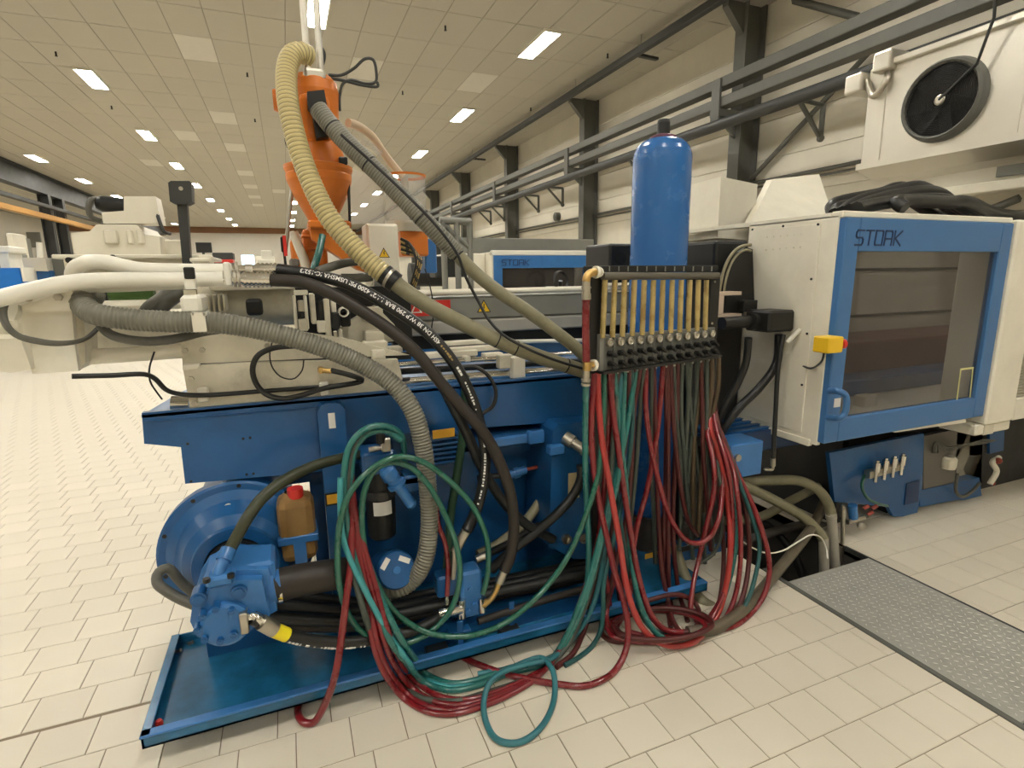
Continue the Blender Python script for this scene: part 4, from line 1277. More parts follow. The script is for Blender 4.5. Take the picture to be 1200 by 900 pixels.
for py in (315, 366):
    z = at(1080, py, 3.44).z; b = MB(); b.box((HX0 + .2, 3.435, z - .012), (7.0, 3.45, z + .012)); b.build('rear_seam', BLACK, rw)
b = MB(); b.box((HX0 + .05, DY + .05, HZ0 + .01), (6.8, 2.62, HZ0 + .05)); b.build('mould_table', CREAM, t)
b = MB(); b.box((HX0 + .3, 2.62, HZ0 + .04), (6.8, 2.85, HZ0 + .16), .01); b.build('platen_guide', BLUE, t)
b = MB(); b.box((HX0 + .05, 2.85, HZ0 + .1), (6.8, 3.4, at(1060, 397, 2.85).z), .02); b.build('moving_platen', mat('maroon_iron', (.11, .012, .012), .4), t)
for x0, x1, z0, z1, Y in ((2.9, 3.0, .98, 1.10, 2.7), (3.42, 3.54, .84, .93, 2.35), (3.08, 3.2, 1.12, 1.2, 2.85), (2.72, 2.80, 1.25, 1.36, 2.9)):
    b = MB(); b.box((x0, Y, z0), (x1, Y + .08, z1), .008); b.build('mould_fitting', CREAM, t)
b = MB(); b.tube(catmull([Vector((2.72, 2.6, .93)), Vector((2.82, 2.55, .95)), Vector((2.9, 2.6, 1.03))], 5), .012, 8); b.build('inner_hose', WHITE, t)
for x in (3.1, 3.62):
    b = MB(); b.cyl((x, 2.9, 1.2), (x + .01, 2.9, 1.9), .012, n=8); b.build('inner_pipe', CREAM, t)
# door
gx0, gx1 = at(990, 380, DY).x, (at(1160, 296, DY).x + at(1140, 472, DY).x) / 2
gz0, gz1 = at(1060, 477, DY).z, at(1078, 295, DY).z
b = MB(); b.box((HX0 + .005, DY - .03, HZ0), (gx0, DY + .02, HZ1), .006); dl = b.build('door_stile', DOOR_HAZE, t)
b = MB(); b.box((gx1, DY - .03, HZ0), (HX1, DY + .02, HZ1), .006); b.build('door_stile', DOOR_HAZE, t)
b = MB(); b.box((gx0, DY - .03, gz1), (gx1, DY + .02, HZ1), .004); dh = b.build('door_header', DOOR_HAZE, t)
b = MB(); b.box((gx0, DY - .03, HZ0), (gx1, DY + .02, gz0), .004); b.build('door_sill', DOOR_HAZE, t)
b = MB(); b.box((gx0 - .01, DY - .008, gz0 - .01), (gx1 + .01, DY - .002, gz1 + .01)); pn = b.build('pane', SMOKE, t, 'smoked acrylic window pane')
# small framed sticker in the window
for (x0, y0, x1, y1) in ((1126, 431, 1141, 433), (1122, 470, 1137, 472)):
    b = MB(); pbox(b, x0, y0, x1, y1, DY - .011, .003); b.build('sticker_edge', mat('pale_yellow', (.6, .58, .25), .5), pn)
for (a, c) in (((1126, 432), (1121, 471)), ((1140, 431), (1136, 471))):
    b = MB(); b.tube([at(*a, DY - .011), at(*c, DY - .011)], .004, 4); b.build('sticker_edge', mat('pale_yellow', (.6, .58, .25), .5), pn)


def stork(parent, x0, x1, z0, z1, Y, m_):
    """squared italic lettering STORK drawn as strokes"""
    glyph = {'S': [[(1, 1), (.15, 1), (0, .85), (0, .62), (.15, .5), (.85, .5), (1, .38), (1, .15), (.85, 0), (0, 0)]],
             'T': [[(0, 1), (1, 1)], [(.5, 1), (.5, 0)]],
             'O': [[(0, .1), (0, 1), (.9, 1), (1, .9), (1, 0), (.1, 0), (0, .1)]],
             'R': [[(0, 0), (0, 1), (.85, 1), (1, .85), (1, 0)], [(0, .45), (1, .45)]],
             'K': [[(0, 1), (0, 0)], [(1, 1), (.15, .5), (1, 0)]]}
    n_ = 5
    wdt = (x1 - x0) / (n_ + (n_ - 1) * .34)
    hgt = z1 - z0
    for i, ch in enumerate('STORK'):
        bx = x0 + i * wdt * 1.34
        b = MB()
        for st in glyph[ch]:
            P = [Vector((bx + u * wdt + v * hgt * .09, Y, z0 + v * hgt)) for u, v in st]
            for p, q in zip(P, P[1:]):
                d = (q - p); ln = d.length; d.normalize()
                b.obox((p + q) / 2, d, Vector((0, 1, 0)), d.cross(Vector((0, 1, 0))), ln + hgt * .09, .003, hgt * .12)
        b.build('letter', m_, parent)


sa, sb_ = at(1002, 287, DY - .032), at(1057, 271, DY - .032)
stork(dh, sa.x, sb_.x, sa.z, sb_.z, DY - .031, INKN)
# handle
b = MB(); P = [at(972, 458, DY - .03), at(984, 459, DY - .10), at(991, 464, DY - .11), at(990, 484, DY - .11), at(984, 490, DY - .10), at(970, 489, DY - .03)]
b.tube(catmull(P, 6), .017, 12); b.build('handle', DOOR_HAZE, t)
b = MB(); pbox(b, 978, 467, 985, 477, DY - .034, .006); b.build('lock_label', LABELW, t)
# emergency stop box
c = at(969, 402, X=HX0 - .02)
t2 = thing('emergency_stop', 'yellow emergency stop box with red button on the guard corner', 'emergency stop', at(969, 411, X=HX0 - .03))
b = MB(); p0, p1 = at(957, 394, 2.04), at(974, 411, 2.04); b.box((p0.x, 1.965, p1.z), (p1.x - .01, 2.06, p0.z), .006); b.build('box', YELLOW, t2)
bc = Vector((p1.x - .012, 1.99, (p0.z + p1.z) / 2)); b = MB(); b.lathe(bc, (1, -.15, 0), [(-.01, .014), (.012, .014), (.012, .026), (.03, .026), (.036, .02)], 16); b.build('button', REDP, t2)
b = MB(); b.tube(catmull([at(966, 411, 2.06), at(963, 423, 2.07), at(953, 431, 2.1), at(940, 428, 2.2), at(929, 417, 2.28), at(924, 406, 2.32)], 6), .006, 6); b.build('cable', STEEL_D, t2)
# right hand fixed guard with louvre
t = thing('louvre_guard', 'cream fixed guard with louvred panel at the right picture edge', 'machine guard', (4.8, 2.3, HZ0))
b = MB(); b.box((HX1 + .004, DY - .05, HZ0 - .06), (HX1 + .30, DY + .25, HZ1 + .02), .012); b.build('corner_post', CREAM, t)
b = MB(); b.box((HX1 + .30, DY - .05, HZ0 - .06), (7.0, DY + .02, HZ0 + .09), .006); b.build('bottom_frame', CREAM, t)
b = MB(); b.box((HX1 + .30, DY - .05, HZ1 - .12), (7.0, DY + .02, HZ1 + .02), .006); b.build('top_frame', CREAM, t)
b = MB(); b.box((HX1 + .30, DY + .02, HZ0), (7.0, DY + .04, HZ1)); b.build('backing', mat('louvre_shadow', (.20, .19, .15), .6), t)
z = HZ0 + .10
while z < HZ1 - .13:
    b = MB(); b.prism([(HX1 + .31, DY - .03, z), (HX1 + .31, DY - .03, z + .004), (HX1 + .31, DY + .005, z + .014), (HX1 + .31, DY + .005, z + .010)], (2.55, 0, 0)); b.build('slat', CREAM_D, t)
    z += .0195
b = MB(); b.box((6.96, DY, HZ0), (7.0, 3.45, HZ1)); b.build('end_wall', CREAM, t)
b = MB(); P = [at(1048, 507, DY - .02), at(1050, 499, DY - .02), at(1132, 489, DY - .02), at(1132, 495, DY - .02)]; b.prism(P, (0, .05, 0)); b.build('sill_strip', CREAM, t)
b = MB(); b.box((HX1 - .05, DY - .03, HZ0 - .13), (HX1 + .32, DY + .2, HZ0 - .06), .01); b.build('toe_bracket', CREAM, t)
b = MB(); pbox(b, 1154, 493, 1165, 509, DY - .035, .01, .003); b.build('end_cap', CREAM_D, t)

# black hoses on top of the guard
t = thing('robot_cables', 'black cable bundle arched on top of the guard hood', 'cables', at(1100, 262, 2.4))
for k, (h_, y) in enumerate(((.10, 2.30), (.16, 2.38), (.20, 2.46), (.13, 2.55), (.22, 2.6), (.08, 2.2))):
    P = [Vector((2.95 + .05 * k, y - .1, HZ1 + .07)), Vector((3.2, y - .05, HZ1 + .09 + h_ * .2)), Vector((3.5 + .05 * k, y, HZ1 + .07 + h_ * .75)), Vector((3.9, y, HZ1 + .06 + h_)), Vector((4.2, y + .03, HZ1 + .05 + h_ * .55)), Vector((4.45 + .03 * k, y + .05, HZ1 + .07))]
    b = MB(); b.tube(catmull(P, 6), .038, 8); b.build('cable', BLACKR, t)

# ------------------------------------------------------------------ clamp base
t = thing('clamp_bed', 'blue steel base of the clamp unit under the cream guard', 'machine base', (3.8, 2.6, 0))
b = MB(); p0, p1 = at(858, 513, 2.2), at(882, 552, 2.2)
bz1, bz0 = min(p0.z, .80), p1.z
b.box((p0.x + .05, 2.44, bz0), (6.9, 2.5, bz1 - .03), .006); b.build('side_rail', mat('navy_and_shadow', (.012, .04, .12), .5), t)  # dark navy puts the shadow on the recessed rail into its colour
b = MB(); b.box((p0.x - .02, 2.185, bz0 - .02), (p1.x + .05, 2.36, bz1 + .012), .006); b.build('rail_end', BLUE_L, t)
b = MB(); c = at(861, 535, 2.2); b.cyl(c, c - Vector((.0, .03, 0)), .02, n=10); b.build('bolt', STEEL, t)
b = MB(); b.box((p0.x + .1, 2.36, bz1 - .03), (6.9, 2.84, bz1)); b.build('deck_plate', mat('navy_and_shadow', (.012, .04, .12), .5), t)
for k in range(4):
    b = MB(); b.box((p0.x + .06, 2.38 + .07 * k, bz1), (HX0 + .25, 2.41 + .07 * k, bz1 + .012)); b.build('deck_bar', BLUE, t)
b = MB(); b.box((p0.x + .05, 2.55, bz0 - .02), (p0.x + .5, 3.4, bz1 - .03)); b.build('cross_beam', BLUE, t)
b = MB(); pprism(b, [(972, 531), (1083, 508), (1081, 568), (1074, 606), (1047, 605), (1041, 594), (978, 588)], 2.34, .03); pl = b.build('side_plate', BLUE, t)
b = MB(); pprism(b, [(1063, 567), (1078, 563), (1076, 588), (1060, 592)], 2.333, .01); b.build('dark_panel', mat('navy_and_shadow', (.012, .04, .12), .5), pl)
b = MB(); b.box((3.40, 2.45, 0), (3.46, 3.3, bz0)); b.box((3.9, 2.42, 0), (6.9, 3.3, bz0)); b.build('under_frame', mat('oily_black', (.012, .012, .012), .5), t)
b = MB(); pprism(b, [(1083, 511), (1122, 503), (1119, 566), (1082, 574)], 2.35, .04); b.build('mesh_panel', mat('grey_mesh', (.16, .15, .13), .55, bump=.4, bscale=220), t)
b = MB(); pprism(b, [(1078, 575), (1148, 560), (1151, 586), (1120, 586), (1078, 594)], 2.34, .2); b.build('sump', BLUE, t)
b = MB(); pprism(b, [(1122, 505), (1152, 498), (1150, 566), (1120, 570)], 2.42, .1); b.build('service_panel', mat('buff_panel', (.45, .42, .34), .5), t)
b = MB(); pprism(b, [(1160, 497), (1178, 492), (1176, 528), (1160, 532)], 2.4, .1); b.build('end_panel', BLUE, t)
b = MB(); c = at(1121, 542, 2.28); b.lathe(c + Vector((0, .05, -.06)), (0, 0, 1), [(0, .045), (.03, .05), (.075, .05), (.09, .035)], 16); b.build('filter_bowl', CREAM, t)
b = MB(); b.tube(catmull([at(1122, 555, 2.3), at(1120, 575, 2.3), at(1128, 582, 2.3), at(1140, 575, 2.3), at(1148, 566, 2.3)], 5), .012, 8); b.build('drain_line', GREYR, t)
for k in range(3):
    P = [at(1093 + k * 3, 530, 2.32), at(1096 + k * 2, 518 + k, 2.28), at(1108, 524 + k * 2, 2.28), at(1125, 522 + k, 2.3), at(1150, 520 - k * 2, 2.3), at(1166, 516, 2.32)]
    b = MB(); b.tube(catmull(P, 5), .007, 6); b.build('service_line', GREYR, t)
b = MB(); b.tube(catmull([at(1160, 567, 2.28), at(1168, 552, 2.28), at(1163, 542, 2.3), at(1171, 536, 2.3)], 5), .02, 8); b.build('pipe_joint', CREAM, t)
b = MB(); c = at(1170, 540, 2.28); b.ball(c, .025); b.build('red_tap', mat('rust_red', (.30, .05, .03), .5), t)
b = MB(); c = at(1163, 566, 2.28); b.ball(c, .02); b.build('red_tap', mat('rust_red', (.30, .05, .03), .5), t)
# valve row
vb0, vb1 = at(1016, 556, 2.31), at(1056, 545, 2.31)
b = MB(); b.obox((vb0 + vb1) / 2, (vb1 - vb0), Vector((0, 1, 0)), (vb1 - vb0).cross(Vector((0, 1, 0))), (vb1 - vb0).length, .05, .05, .004); b.build('valve_rail', STEEL, t)
for k in range(4):
    c = vb0.lerp(vb1, (k + .5) / 4)
    b = MB(); b.cyl(c + Vector((0, -.03, .02)), c + Vector((0, -.03, .085)), .02, n=12); b.cyl(c + Vector((0, -.03, .085)), c + Vector((0, -.03, .10)), .012, n=10); b.cyl(c + Vector((0, -.03, -.05)), c + Vector((0, -.03, .03)), .012, n=10); b.build('solenoid_valve', CHROME, t)
b = MB(); b.tube(catmull([at(1013, 557, 2.3), at(1010, 570, 2.28), at(1016, 583, 2.27), at(1028, 590, 2.27), at(1040, 593, 2.28)], 6), .010, 8); b.build('green_line', GREEN, t)
b = MB(); b.cyl(at(999, 592, 2.26), at(1000, 607, 2.26), .028, n=12); b.build('drain_cup', BLUE_L, t)
b = MB(); b.cyl(at(993, 612, 2.26), at(1012, 606, 2.26), .016, n=10); c = at(1009, 616, 2.24); b.ball(c, .026); b.build('drain_tap', STEEL, t)
for px, py in ((1012, 596), (1022, 596), (1017, 603)):
    b = MB(); c = at(px, py, 2.26); b.cyl(c, c + Vector((.03, -.01, .02)), .012, n=8); b.build('red_fitting', mat('rust_red', (.30, .05, .03), .5), t)

# ------------------------------------------------------------------ fixed platen, black castings and covers between manifold and guard
t = thing('fixed_platen', 'black iron fixed platen with tie bar nuts behind the manifold', 'platen', (2.5, 2.9, .55))
b = MB(); b.box((2.36, 2.62, .55), (2.62, 3.4, 1.92), .02); b.build('platen_block', BLACK, t)
for px, py, Y, r_ in ((729, 301, 2.95, .085), (824, 299, 2.95, .085)):
    c = at(px, py, Y)
    b = MB(); b.box(c - Vector((.09, 0, .09)), c + Vector((.075, .3, .08)), .015); b.build('tie_bar_block', BLACK, t)
    b = MB(); b.cyl(c - Vector((.01, .004, .01)), c + Vector((-.01, .0, -.01)), .038, n=20); b.build('bore', mat('bore_black', (.004, .004, .004), .7), t)
c = at(850, 300, 2.98); b = MB(); b.lathe(c, (-1, 0, 0), [(-.1, .10), (.06, .10), (.06, .08), (.12, .08)], 24); b.build('tie_bar_nut', BLACK, t)
b = MB(); pbox(b, 715, 312, 850, 330, 2.9, .2, .01); b.build('cross_bar', BLACK, t)
b = MB(); P = [at(806, 213, 3.35), at(845, 207, 2.98), at(888, 212, 3.15), at(860, 214, 3.6)]
zt_, zb_ = at(845, 207, 2.98).z, at(845, 279, 2.98).z
b.prism([Vector((p.x, p.y, zb_)) for p in P], (0, 0, zt_ - zb_)); b.build('top_cover', CREAM, t)
b = MB(); P = [at(880, 262, 2.9), at(905, 210, 3.4), at(960, 204, 3.4), at(975, 250, 3.0)]; b.prism(P, (0, .06, 0)); b.build('rear_cover', CREAM, t)
# arched hose guide
ap = [(848, 352), (851, 325), (858, 306), (866, 295), (874, 290), (882, 292), (884, 352)]
b = MB(); pprism(b, ap, 2.56, .02); b.build('arch_plate', BLACK, t)
b = MB(); b.tube(catmull([at(x, y, 2.54) for x, y in ((842, 352), (846, 325), (853, 305), (862, 293), (871, 288), (880, 287))], 5), .009, 8); b.build('arch_trim', OLIVE, t)
b = MB(); b.tube(catmull([at(x, y, 2.53) for x, y in ((847, 352), (851, 326), (858, 307), (866, 297), (874, 293), (880, 294))], 5), .007, 8); b.build('arch_trim', OLIVE, t)
b = MB(); pbox(b, 842, 342, 869, 346, 2.45, .1); pbox(b, 841, 368, 869, 371, 2.45, .1); pbox(b, 842, 346, 848, 368, 2.45, .1); pbox(b, 838, 371, 841, 387, 2.45, .1); b.build('shelf_bracket', mat('pinkish_cream', (.5, .40, .31), .5), t)
b = MB(); pbox(b, 850, 347, 870, 366, 2.50, .1, .004); b.build('junction', BLACK, t)
b = MB(); b.box((at(888, 380, 2.34).x, 2.26, at(900, 389, 2.3).z), (HX0 - .012, 2.44, at(900, 364, 2.3).z), .012); b.build('energy_chain_end', BLACK, t)
b = MB(); c = at(846, 379, 2.38); e = at(888, 376, 2.38); b.cyl(c, e, .035, n=14); b.cyl(at(880, 377, 2.36), at(888, 377, 2.36), .048, n=14); b.build('black_coupling', BLACK, t)
b = MB(); pbox(b, 872, 352, 888, 365, 2.45, .1, .004); b.build('step_block', BLACK, t)
b = MB(); b.tube([at(922, 401, 2.25), at(938, 386, 2.22)], .012, 6); b.build('plastic_wrap', WHITE, t)
b = MB(); b.box((2.2, 2.60, .3), (2.42, 3.1, 1.30), .02); b.build('dark_column', BLACK, t)
# ------------------------------------------------------------------ water manifold with flow tubes
MANG = math.radians(10)
MO = at(693, 311, 2.09)
MU = Vector((math.cos(MANG), math.sin(MANG), 0))
MN = Vector((math.sin(MANG), -math.cos(MANG), 0))      # towards the camera
UZ = Vector((0, 0, 1))


def mp(px, py, off=0.0):
    """point on the manifold plane (off metres nearer to the viewer)"""
    d = ray(px, py)
    o = MO + MN * off
    return EYE + d * ((o - EYE).dot(MN) / d.dot(MN))


def mbox(b, x0, y0, x1, y1, off, dep, bev=0.0):
    """box on the manifold plane covering pixels; front face off metres out, dep deep"""
    a, c, d, e = mp(x0, y0, off), mp(x1, y1, off), mp(x1, y0, off), mp(x0, y1, off)
    l_ = ((a + e) / 2 - MO).dot(MU); r_ = ((c + d) / 2 - MO).dot(MU)
    zlo, zhi = (c.z + e.z) / 2, (a.z + d.z) / 2
    ctr = MO + MU * ((l_ + r_) / 2) + MN * (off - dep / 2); ctr.z = (zlo + zhi) / 2
    return b.obox(ctr, MU, -MN, UZ, r_ - l_, dep, zhi - zlo, bev)


t = thing('water_manifold', 'twelve station cooling water manifold with yellowed flow tubes on a black frame', 'manifold', mp(767, 437))
b = MB(); mbox(b, 692, 311, 842, 319, .012, .05, .003); b.build('top_channel', BLACK, t)
for k in range(13):
    x = 703 + k * 10.9
    b = MB(); mbox(b, x, 312, x + 1.2, 318, .014, .004); b.build('channel_slot', GREYM, t)
b = MB(); b.cyl(mp(706, 323.5, .02), mp(841, 323, .02), .017, n=14); b.build('header_tube', mat('dull_brown_tube', (.10, .09, .07), .45), t)
b = MB(); mbox(b, 691, 313, 705, 437, .0, .02, .003); b.build('side_plate', BLACK, t)
b = MB(); mbox(b, 831, 319, 842, 418, .0, .02, .003); b.build('side_plate', BLACK, t)
for px, py in ((837, 330), (834, 379)):
    c = mp(px, py, .0); b = MB(); b.cyl(c, c + MN * .006, .006, n=8); b.build('screw', STEEL, t)
topx = [709, 720.5, 732, 743.5, 755, 766, 777, 788, 798.5, 808.5, 818.5, 828]
dial = [713.5, 726, 737.5, 749, 760.5, 771.5, 783, 793.5, 804, 814.5, 824, 833.5]
for k in range(12):
    xt, xd = topx[k], dial[k]
    yt = 328; yb = 396 - 9.5 * k / 11
    b = MB(); b.cyl(mp(xt, yt, .02), mp(xt - 3 + k * .12, yb, .02), .0125, n=12); b.build('flow_tube', TUBE_Y, t)
    w2 = 5.6 - .06 * k
    y0 = 393 - 9 * k / 11; y1 = 434 - 16 * k / 11
    b = MB(); mbox(b, xd - w2 - 1, y0, xd + w2 - 1, y1, .02, .045, .003); blk = b.build('valve_body', STEEL_G, t)
    hgt = y1 - y0
    c = mp(xd, y0 + hgt * .20, .022)
    b = MB(); b.lathe(c, MN, [(0, .019), (.012, .019), (.014, .016), (.010, .013)], 18); b.build('flow_dial', STEEL, blk)
    b = MB(); b.cyl(c + MN * .010, c + MN * .016, .005, n=10); b.build('dial_pin', CHROME, blk)
    for j, fy in enumerate((.52, .80)):
        c = mp(xd + j * .5, y0 + hgt * fy, .022)
        d_ = (MN + MU * .5 - UZ * .5).normalized()
        b = MB(); b.cyl(c, c + MN * .02, .013, n=10); b.obox(c + MN * .032, (MU - UZ * .7), MN, (MU * .7 + UZ), .042, .02, .014, .003); b.build('knob', BLACK, blk)
b = MB(); mbox(b, 703, 392, 708, 437, .02, .05, .002); b.build('end_plate', GREYM, t)
b = MB(); P0, P1 = mp(703, 436.5, .025), mp(842, 417, .025); d_ = (P1 - P0); b.obox((P0 + P1) / 2, d_, MN, d_.cross(MN), d_.length, .05, .012); b.build('base_strip', BLACK, t)
# side fittings
b = MB(); b.tube(catmull([mp(699, 319, .03), mp(692, 320, .04), mp(688, 324, .045), mp(687, 330, .045)], 5), .017, 10); b.build('brass_elbow', BRASS, t)
b = MB(); b.cyl(mp(697, 319, .03), mp(700, 319, .03), .026, n=12); b.cyl(mp(702, 319, .02), mp(700.5, 319, .03), .022, n=12); b.build('lock_nut', CREAM, t)
b = MB(); b.cyl(mp(687, 330, .045), mp(687, 349, .045), .017, n=12); b.cyl(mp(687, 336, .045), mp(687, 338, .045), .021, n=12); b.cyl(mp(687, 344, .045), mp(687, 351, .045), .020, n=12); b.build('threaded_nipple', STEEL, t)
b = MB(); b.cyl(mp(688, 424, .045), mp(688, 434, .045), .019, n=12); b.cyl(mp(688, 428, .045), mp(699, 427, .03), .014, n=10); b.build('brass_tee', BRASS, t)
b = MB(); b.cyl(mp(694, 428, .035), mp(697, 428, .035), .026, n=12); b.build('lock_nut', CREAM, t)
b = MB(); b.cyl(mp(687, 434, .045), mp(686.5, 446, .045), .015, n=12); b.cyl(mp(686.5, 444, .045), mp(686.5, 447, .045), .022, n=12); b.cyl(mp(686.5, 449, .045), mp(686.5, 452, .045), .021, n=12); b.build('swivel_nipple', STEEL, t)
b = MB(); b.tube([mp(690, 318, .0), mp(690, 440, -.05)], .006, 6); P0 = mp(697, 437, -.03); b.box(P0 + Vector((0, .0, -.9)), P0 + Vector((.03, .03, 0))); P0 = mp(838, 420, -.03); b.box(P0 + Vector((0, .0, -.9)), P0 + Vector((.03, .03, 0))); b.build('support_leg', BLACK, t)
# ------------------------------------------------------------------ hoses
def path3d(pts, r):
    """pixel way-points with a depth given at some of them -> world points.
    third value: a number = plane Y, 'f' = lying on the floor, 'm' = at the manifold, ('z', h) = height h"""
    n = len(pts)
    known = [None] * n
    out = [None] * n
    for i, p in enumerate(pts):
        if len(p) > 2:
            k = p[2]
            if k == 'f':
                q = at(p[0], p[1], Z=r)
            elif k == 'm':
                q = mp(p[0], p[1], .0)
            elif isinstance(k, tuple):
                q = at(p[0], p[1], Z=k[1])
            else:
                q = at(p[0], p[1], k)
            known[i] = q.y
            out[i] = q
    s = [0.0]
    for i in range(1, n):
        s.append(s[-1] + math.hypot(pts[i][0] - pts[i - 1][0], pts[i][1] - pts[i - 1][1]))
    idx = [i for i in range(n) if known[i] is not None]
    for i in range(n):
        if out[i] is not None:
            continue
        a = max([j for j in idx if j < i], default=None)
        b_ = min([j for j in idx if j > i], default=None)
        if a is None:
            Y = known[b_]
        elif b_ is None:
            Y = known[a]
        else:
            f_ = (s[i] - s[a]) / (s[b_] - s[a])
            Y = known[a] + (known[b_] - known[a]) * f_
        q = at(pts[i][0], pts[i][1], Y)
        if q.z < r:
            q = at(pts[i][0], pts[i][1], Z=r)
        out[i] = q
    return out


def hose(name, label, pts, r, m, group=None, rib=0.0, period=.012, sides=10, cat='hose', step=None, parent=None):
    P = catmull(path3d(pts, r), 24 if rib else 8)
    if rib:
        P = resample(P, period / 6)
        b = MB(); b.tube(P, r, 14, True, lambda s, i: r * (1 + rib * math.sin(2 * math.pi * s / period)))
    else:
        P = resample(P, step or .014)
        b = MB(); b.tube(P, r, sides)
    if parent is not None:
        return b.build(name, m, parent), P
    o = b.build(name, m)
    tag(o, label, cat, group)
    return o, P


def hose_text(parent, P, r, body, s0, s1, m_, flip=False, name='lettering', bold=.0):
    """lettering wrapped on the hose between arc lengths s0 and s1, on the side turned to the hall aisle"""
    L_ = [0.0]
    for i in range(1, len(P)):
        L_.append(L_[-1] + (P[i] - P[i - 1]).length)
    vs, fs = text_mesh(body, 1.0, bold=bold)
    x0 = min(v.x for v in vs); x1 = max(v.x for v in vs)
    sc = (s1 - s0) / (x1 - x0)
    ymid = .35
    def frame(s):
        s = min(max(s, 0), L_[-1])
        j = 0
        while j < len(P) - 2 and L_[j + 1] < s:
            j += 1
        f_ = (s - L_[j]) / max(1e-9, L_[j + 1] - L_[j])
        c = P[j].lerp(P[j + 1], f_)
        d = (P[min(j + 2, len(P) - 1)] - P[max(j - 1, 0)]).normalized()
        return c, d
    new = []
    for v in vs:
        s = s1 - (v.x - x0) * sc if flip else s0 + (v.x - x0) * sc
        c, d = frame(s)
        D = -d if flip else d
        w_ = Vector((-.30, -.85, .42))
        w_ = (w_ - D * w_.dot(D)).normalized()
        up = w_.cross(D)
        ph = (v.y - ymid) * sc / r
        new.append(c + (w_ * math.cos(ph) + up * math.sin(ph)) * (r * 1.015))
    b = MB(); b.add(new, fs)
    return b.build(name, m_, parent)


# --- white painted pressure hoses at the left
hose('white_hose', 'thick white hose sweeping in from the left edge to the couplings', [(-30, 358, 2.30), (30, 342), (85, 331), (140, 328), (200, 328, 2.40), (264, 327, 2.42)], .029, WHITE, 'white hoses')
hose('white_hose', 'white hose bending back over the cream injection unit', [(88, 331, 2.62), (86, 318, 2.56), (100, 308, 2.50), (122, 307), (160, 315, 2.48), (210, 317), (264, 317, 2.48)], .027, WHITE, 'white hoses')
hose('white_hose', 'thin white hose below the two thick white ones', [(-30, 372, 2.36), (30, 352), (80, 341), (150, 338), (218, 335, 2.44)], .013, WHITE, 'white hoses')
# --- grey corrugated return hose
hose('corrugated_hose', 'grey corrugated hose from the injection unit down past the oil filter', [(110, 346, 2.50), (97, 348, 2.42), (98, 358), (112, 368, 2.33), (150, 374), (200, 377, 2.31), (260, 379), (320, 390, 2.31), (380, 408), (430, 430, 2.29), (462, 452), (484, 482, 2.22), (495, 520), (501, 570, 2.19), (503, 620), (497, 658, 2.16), (482, 681), (464, 690, 2.2), (450, 686, 2.27)], .0385, GREYC, rib=.045, period=.0135)
hose('small_hose', 'short dark grey hose tied below the corrugated hose', [(118, 381, 2.40), (128, 391), (145, 397, 2.35), (172, 400), (205, 397, 2.35), (238, 389), (258, 386, 2.40)], .017, GREYR)
for n_, pts in enumerate(([(204, 337, 2.52), (190, 350), (174, 362), (168, 376, 2.46)], [(218, 337, 2.52), (206, 347), (192, 358), (182, 376, 2.46)])):
    hose('short_hose', 'dark grey hose dropping behind the corrugated hose, %s of the pair' % ('left' if n_ == 0 else 'right'), pts, .026, GREYR, 'pair of short grey hoses')
# --- black pressure hoses
hA, PA = hose('lettered_hose', 'black hose with white lettering arching down from the couplings', [(326, 316, 2.46), (360, 321), (400, 330, 2.36), (428, 342), (452, 356), (476, 371, 2.26), (500, 389), (520, 410), (536, 432, 2.20), (551, 462), (561, 492), (568, 525, 2.18), (567, 562), (560, 592), (552, 612, 2.16), (546, 623, 2.14)], .0255, BLACKR)
LA = sum((PA[i] - PA[i - 1]).length for i in range(1, len(PA)))


def arc_at(P, px, py):
    s, best, bs = 0, 1e9, 0
    for i in range(len(P)):
        if i:
            s += (P[i] - P[i - 1]).length
        q = proj(P[i])
        d = math.hypot(q[0] - px, q[1] - py)
        if d < best:
            best, bs = d, s
    return bs


hose_text(hA, PA, .0255, '4SH DN 38 W.P 290 BAR 1.1/2" 4200 PSI USMSHA IC-152/3', arc_at(PA, 356, 321), arc_at(PA, 512, 402), INKW, True, bold=.02)


def dashes(parent, P, r, s0, s1, m_, seed, lean=Vector((-.30, -.85, .42))):
    """worn remains of print: short irregular marks along a hose"""
    rnd = random.Random(seed)
    b = MB()
    L_ = [0.0]
    for i in range(1, len(P)):
        L_.append(L_[-1] + (P[i] - P[i - 1]).length)
    s = s0
    while s < s1:
        ln = rnd.uniform(.005, .014)
        j = min(range(len(L_)), key=lambda k: abs(L_[k] - s))
        c = P[j]; d = (P[min(j + 1, len(P) - 1)] - P[max(j - 1, 0)]).normalized()
        w_ = (lean - d * lean.dot(d)).normalized()
        b.obox(c + w_ * (r * 1.0), d, w_, d.cross(w_), ln, .003, rnd.uniform(.005, .011))
        s += ln + rnd.uniform(.003, .008)
        if rnd.random() < .12:
            s += .02
    o = b.build('worn_print', m_, parent)
    o['kind'] = 'stuff'
    return o


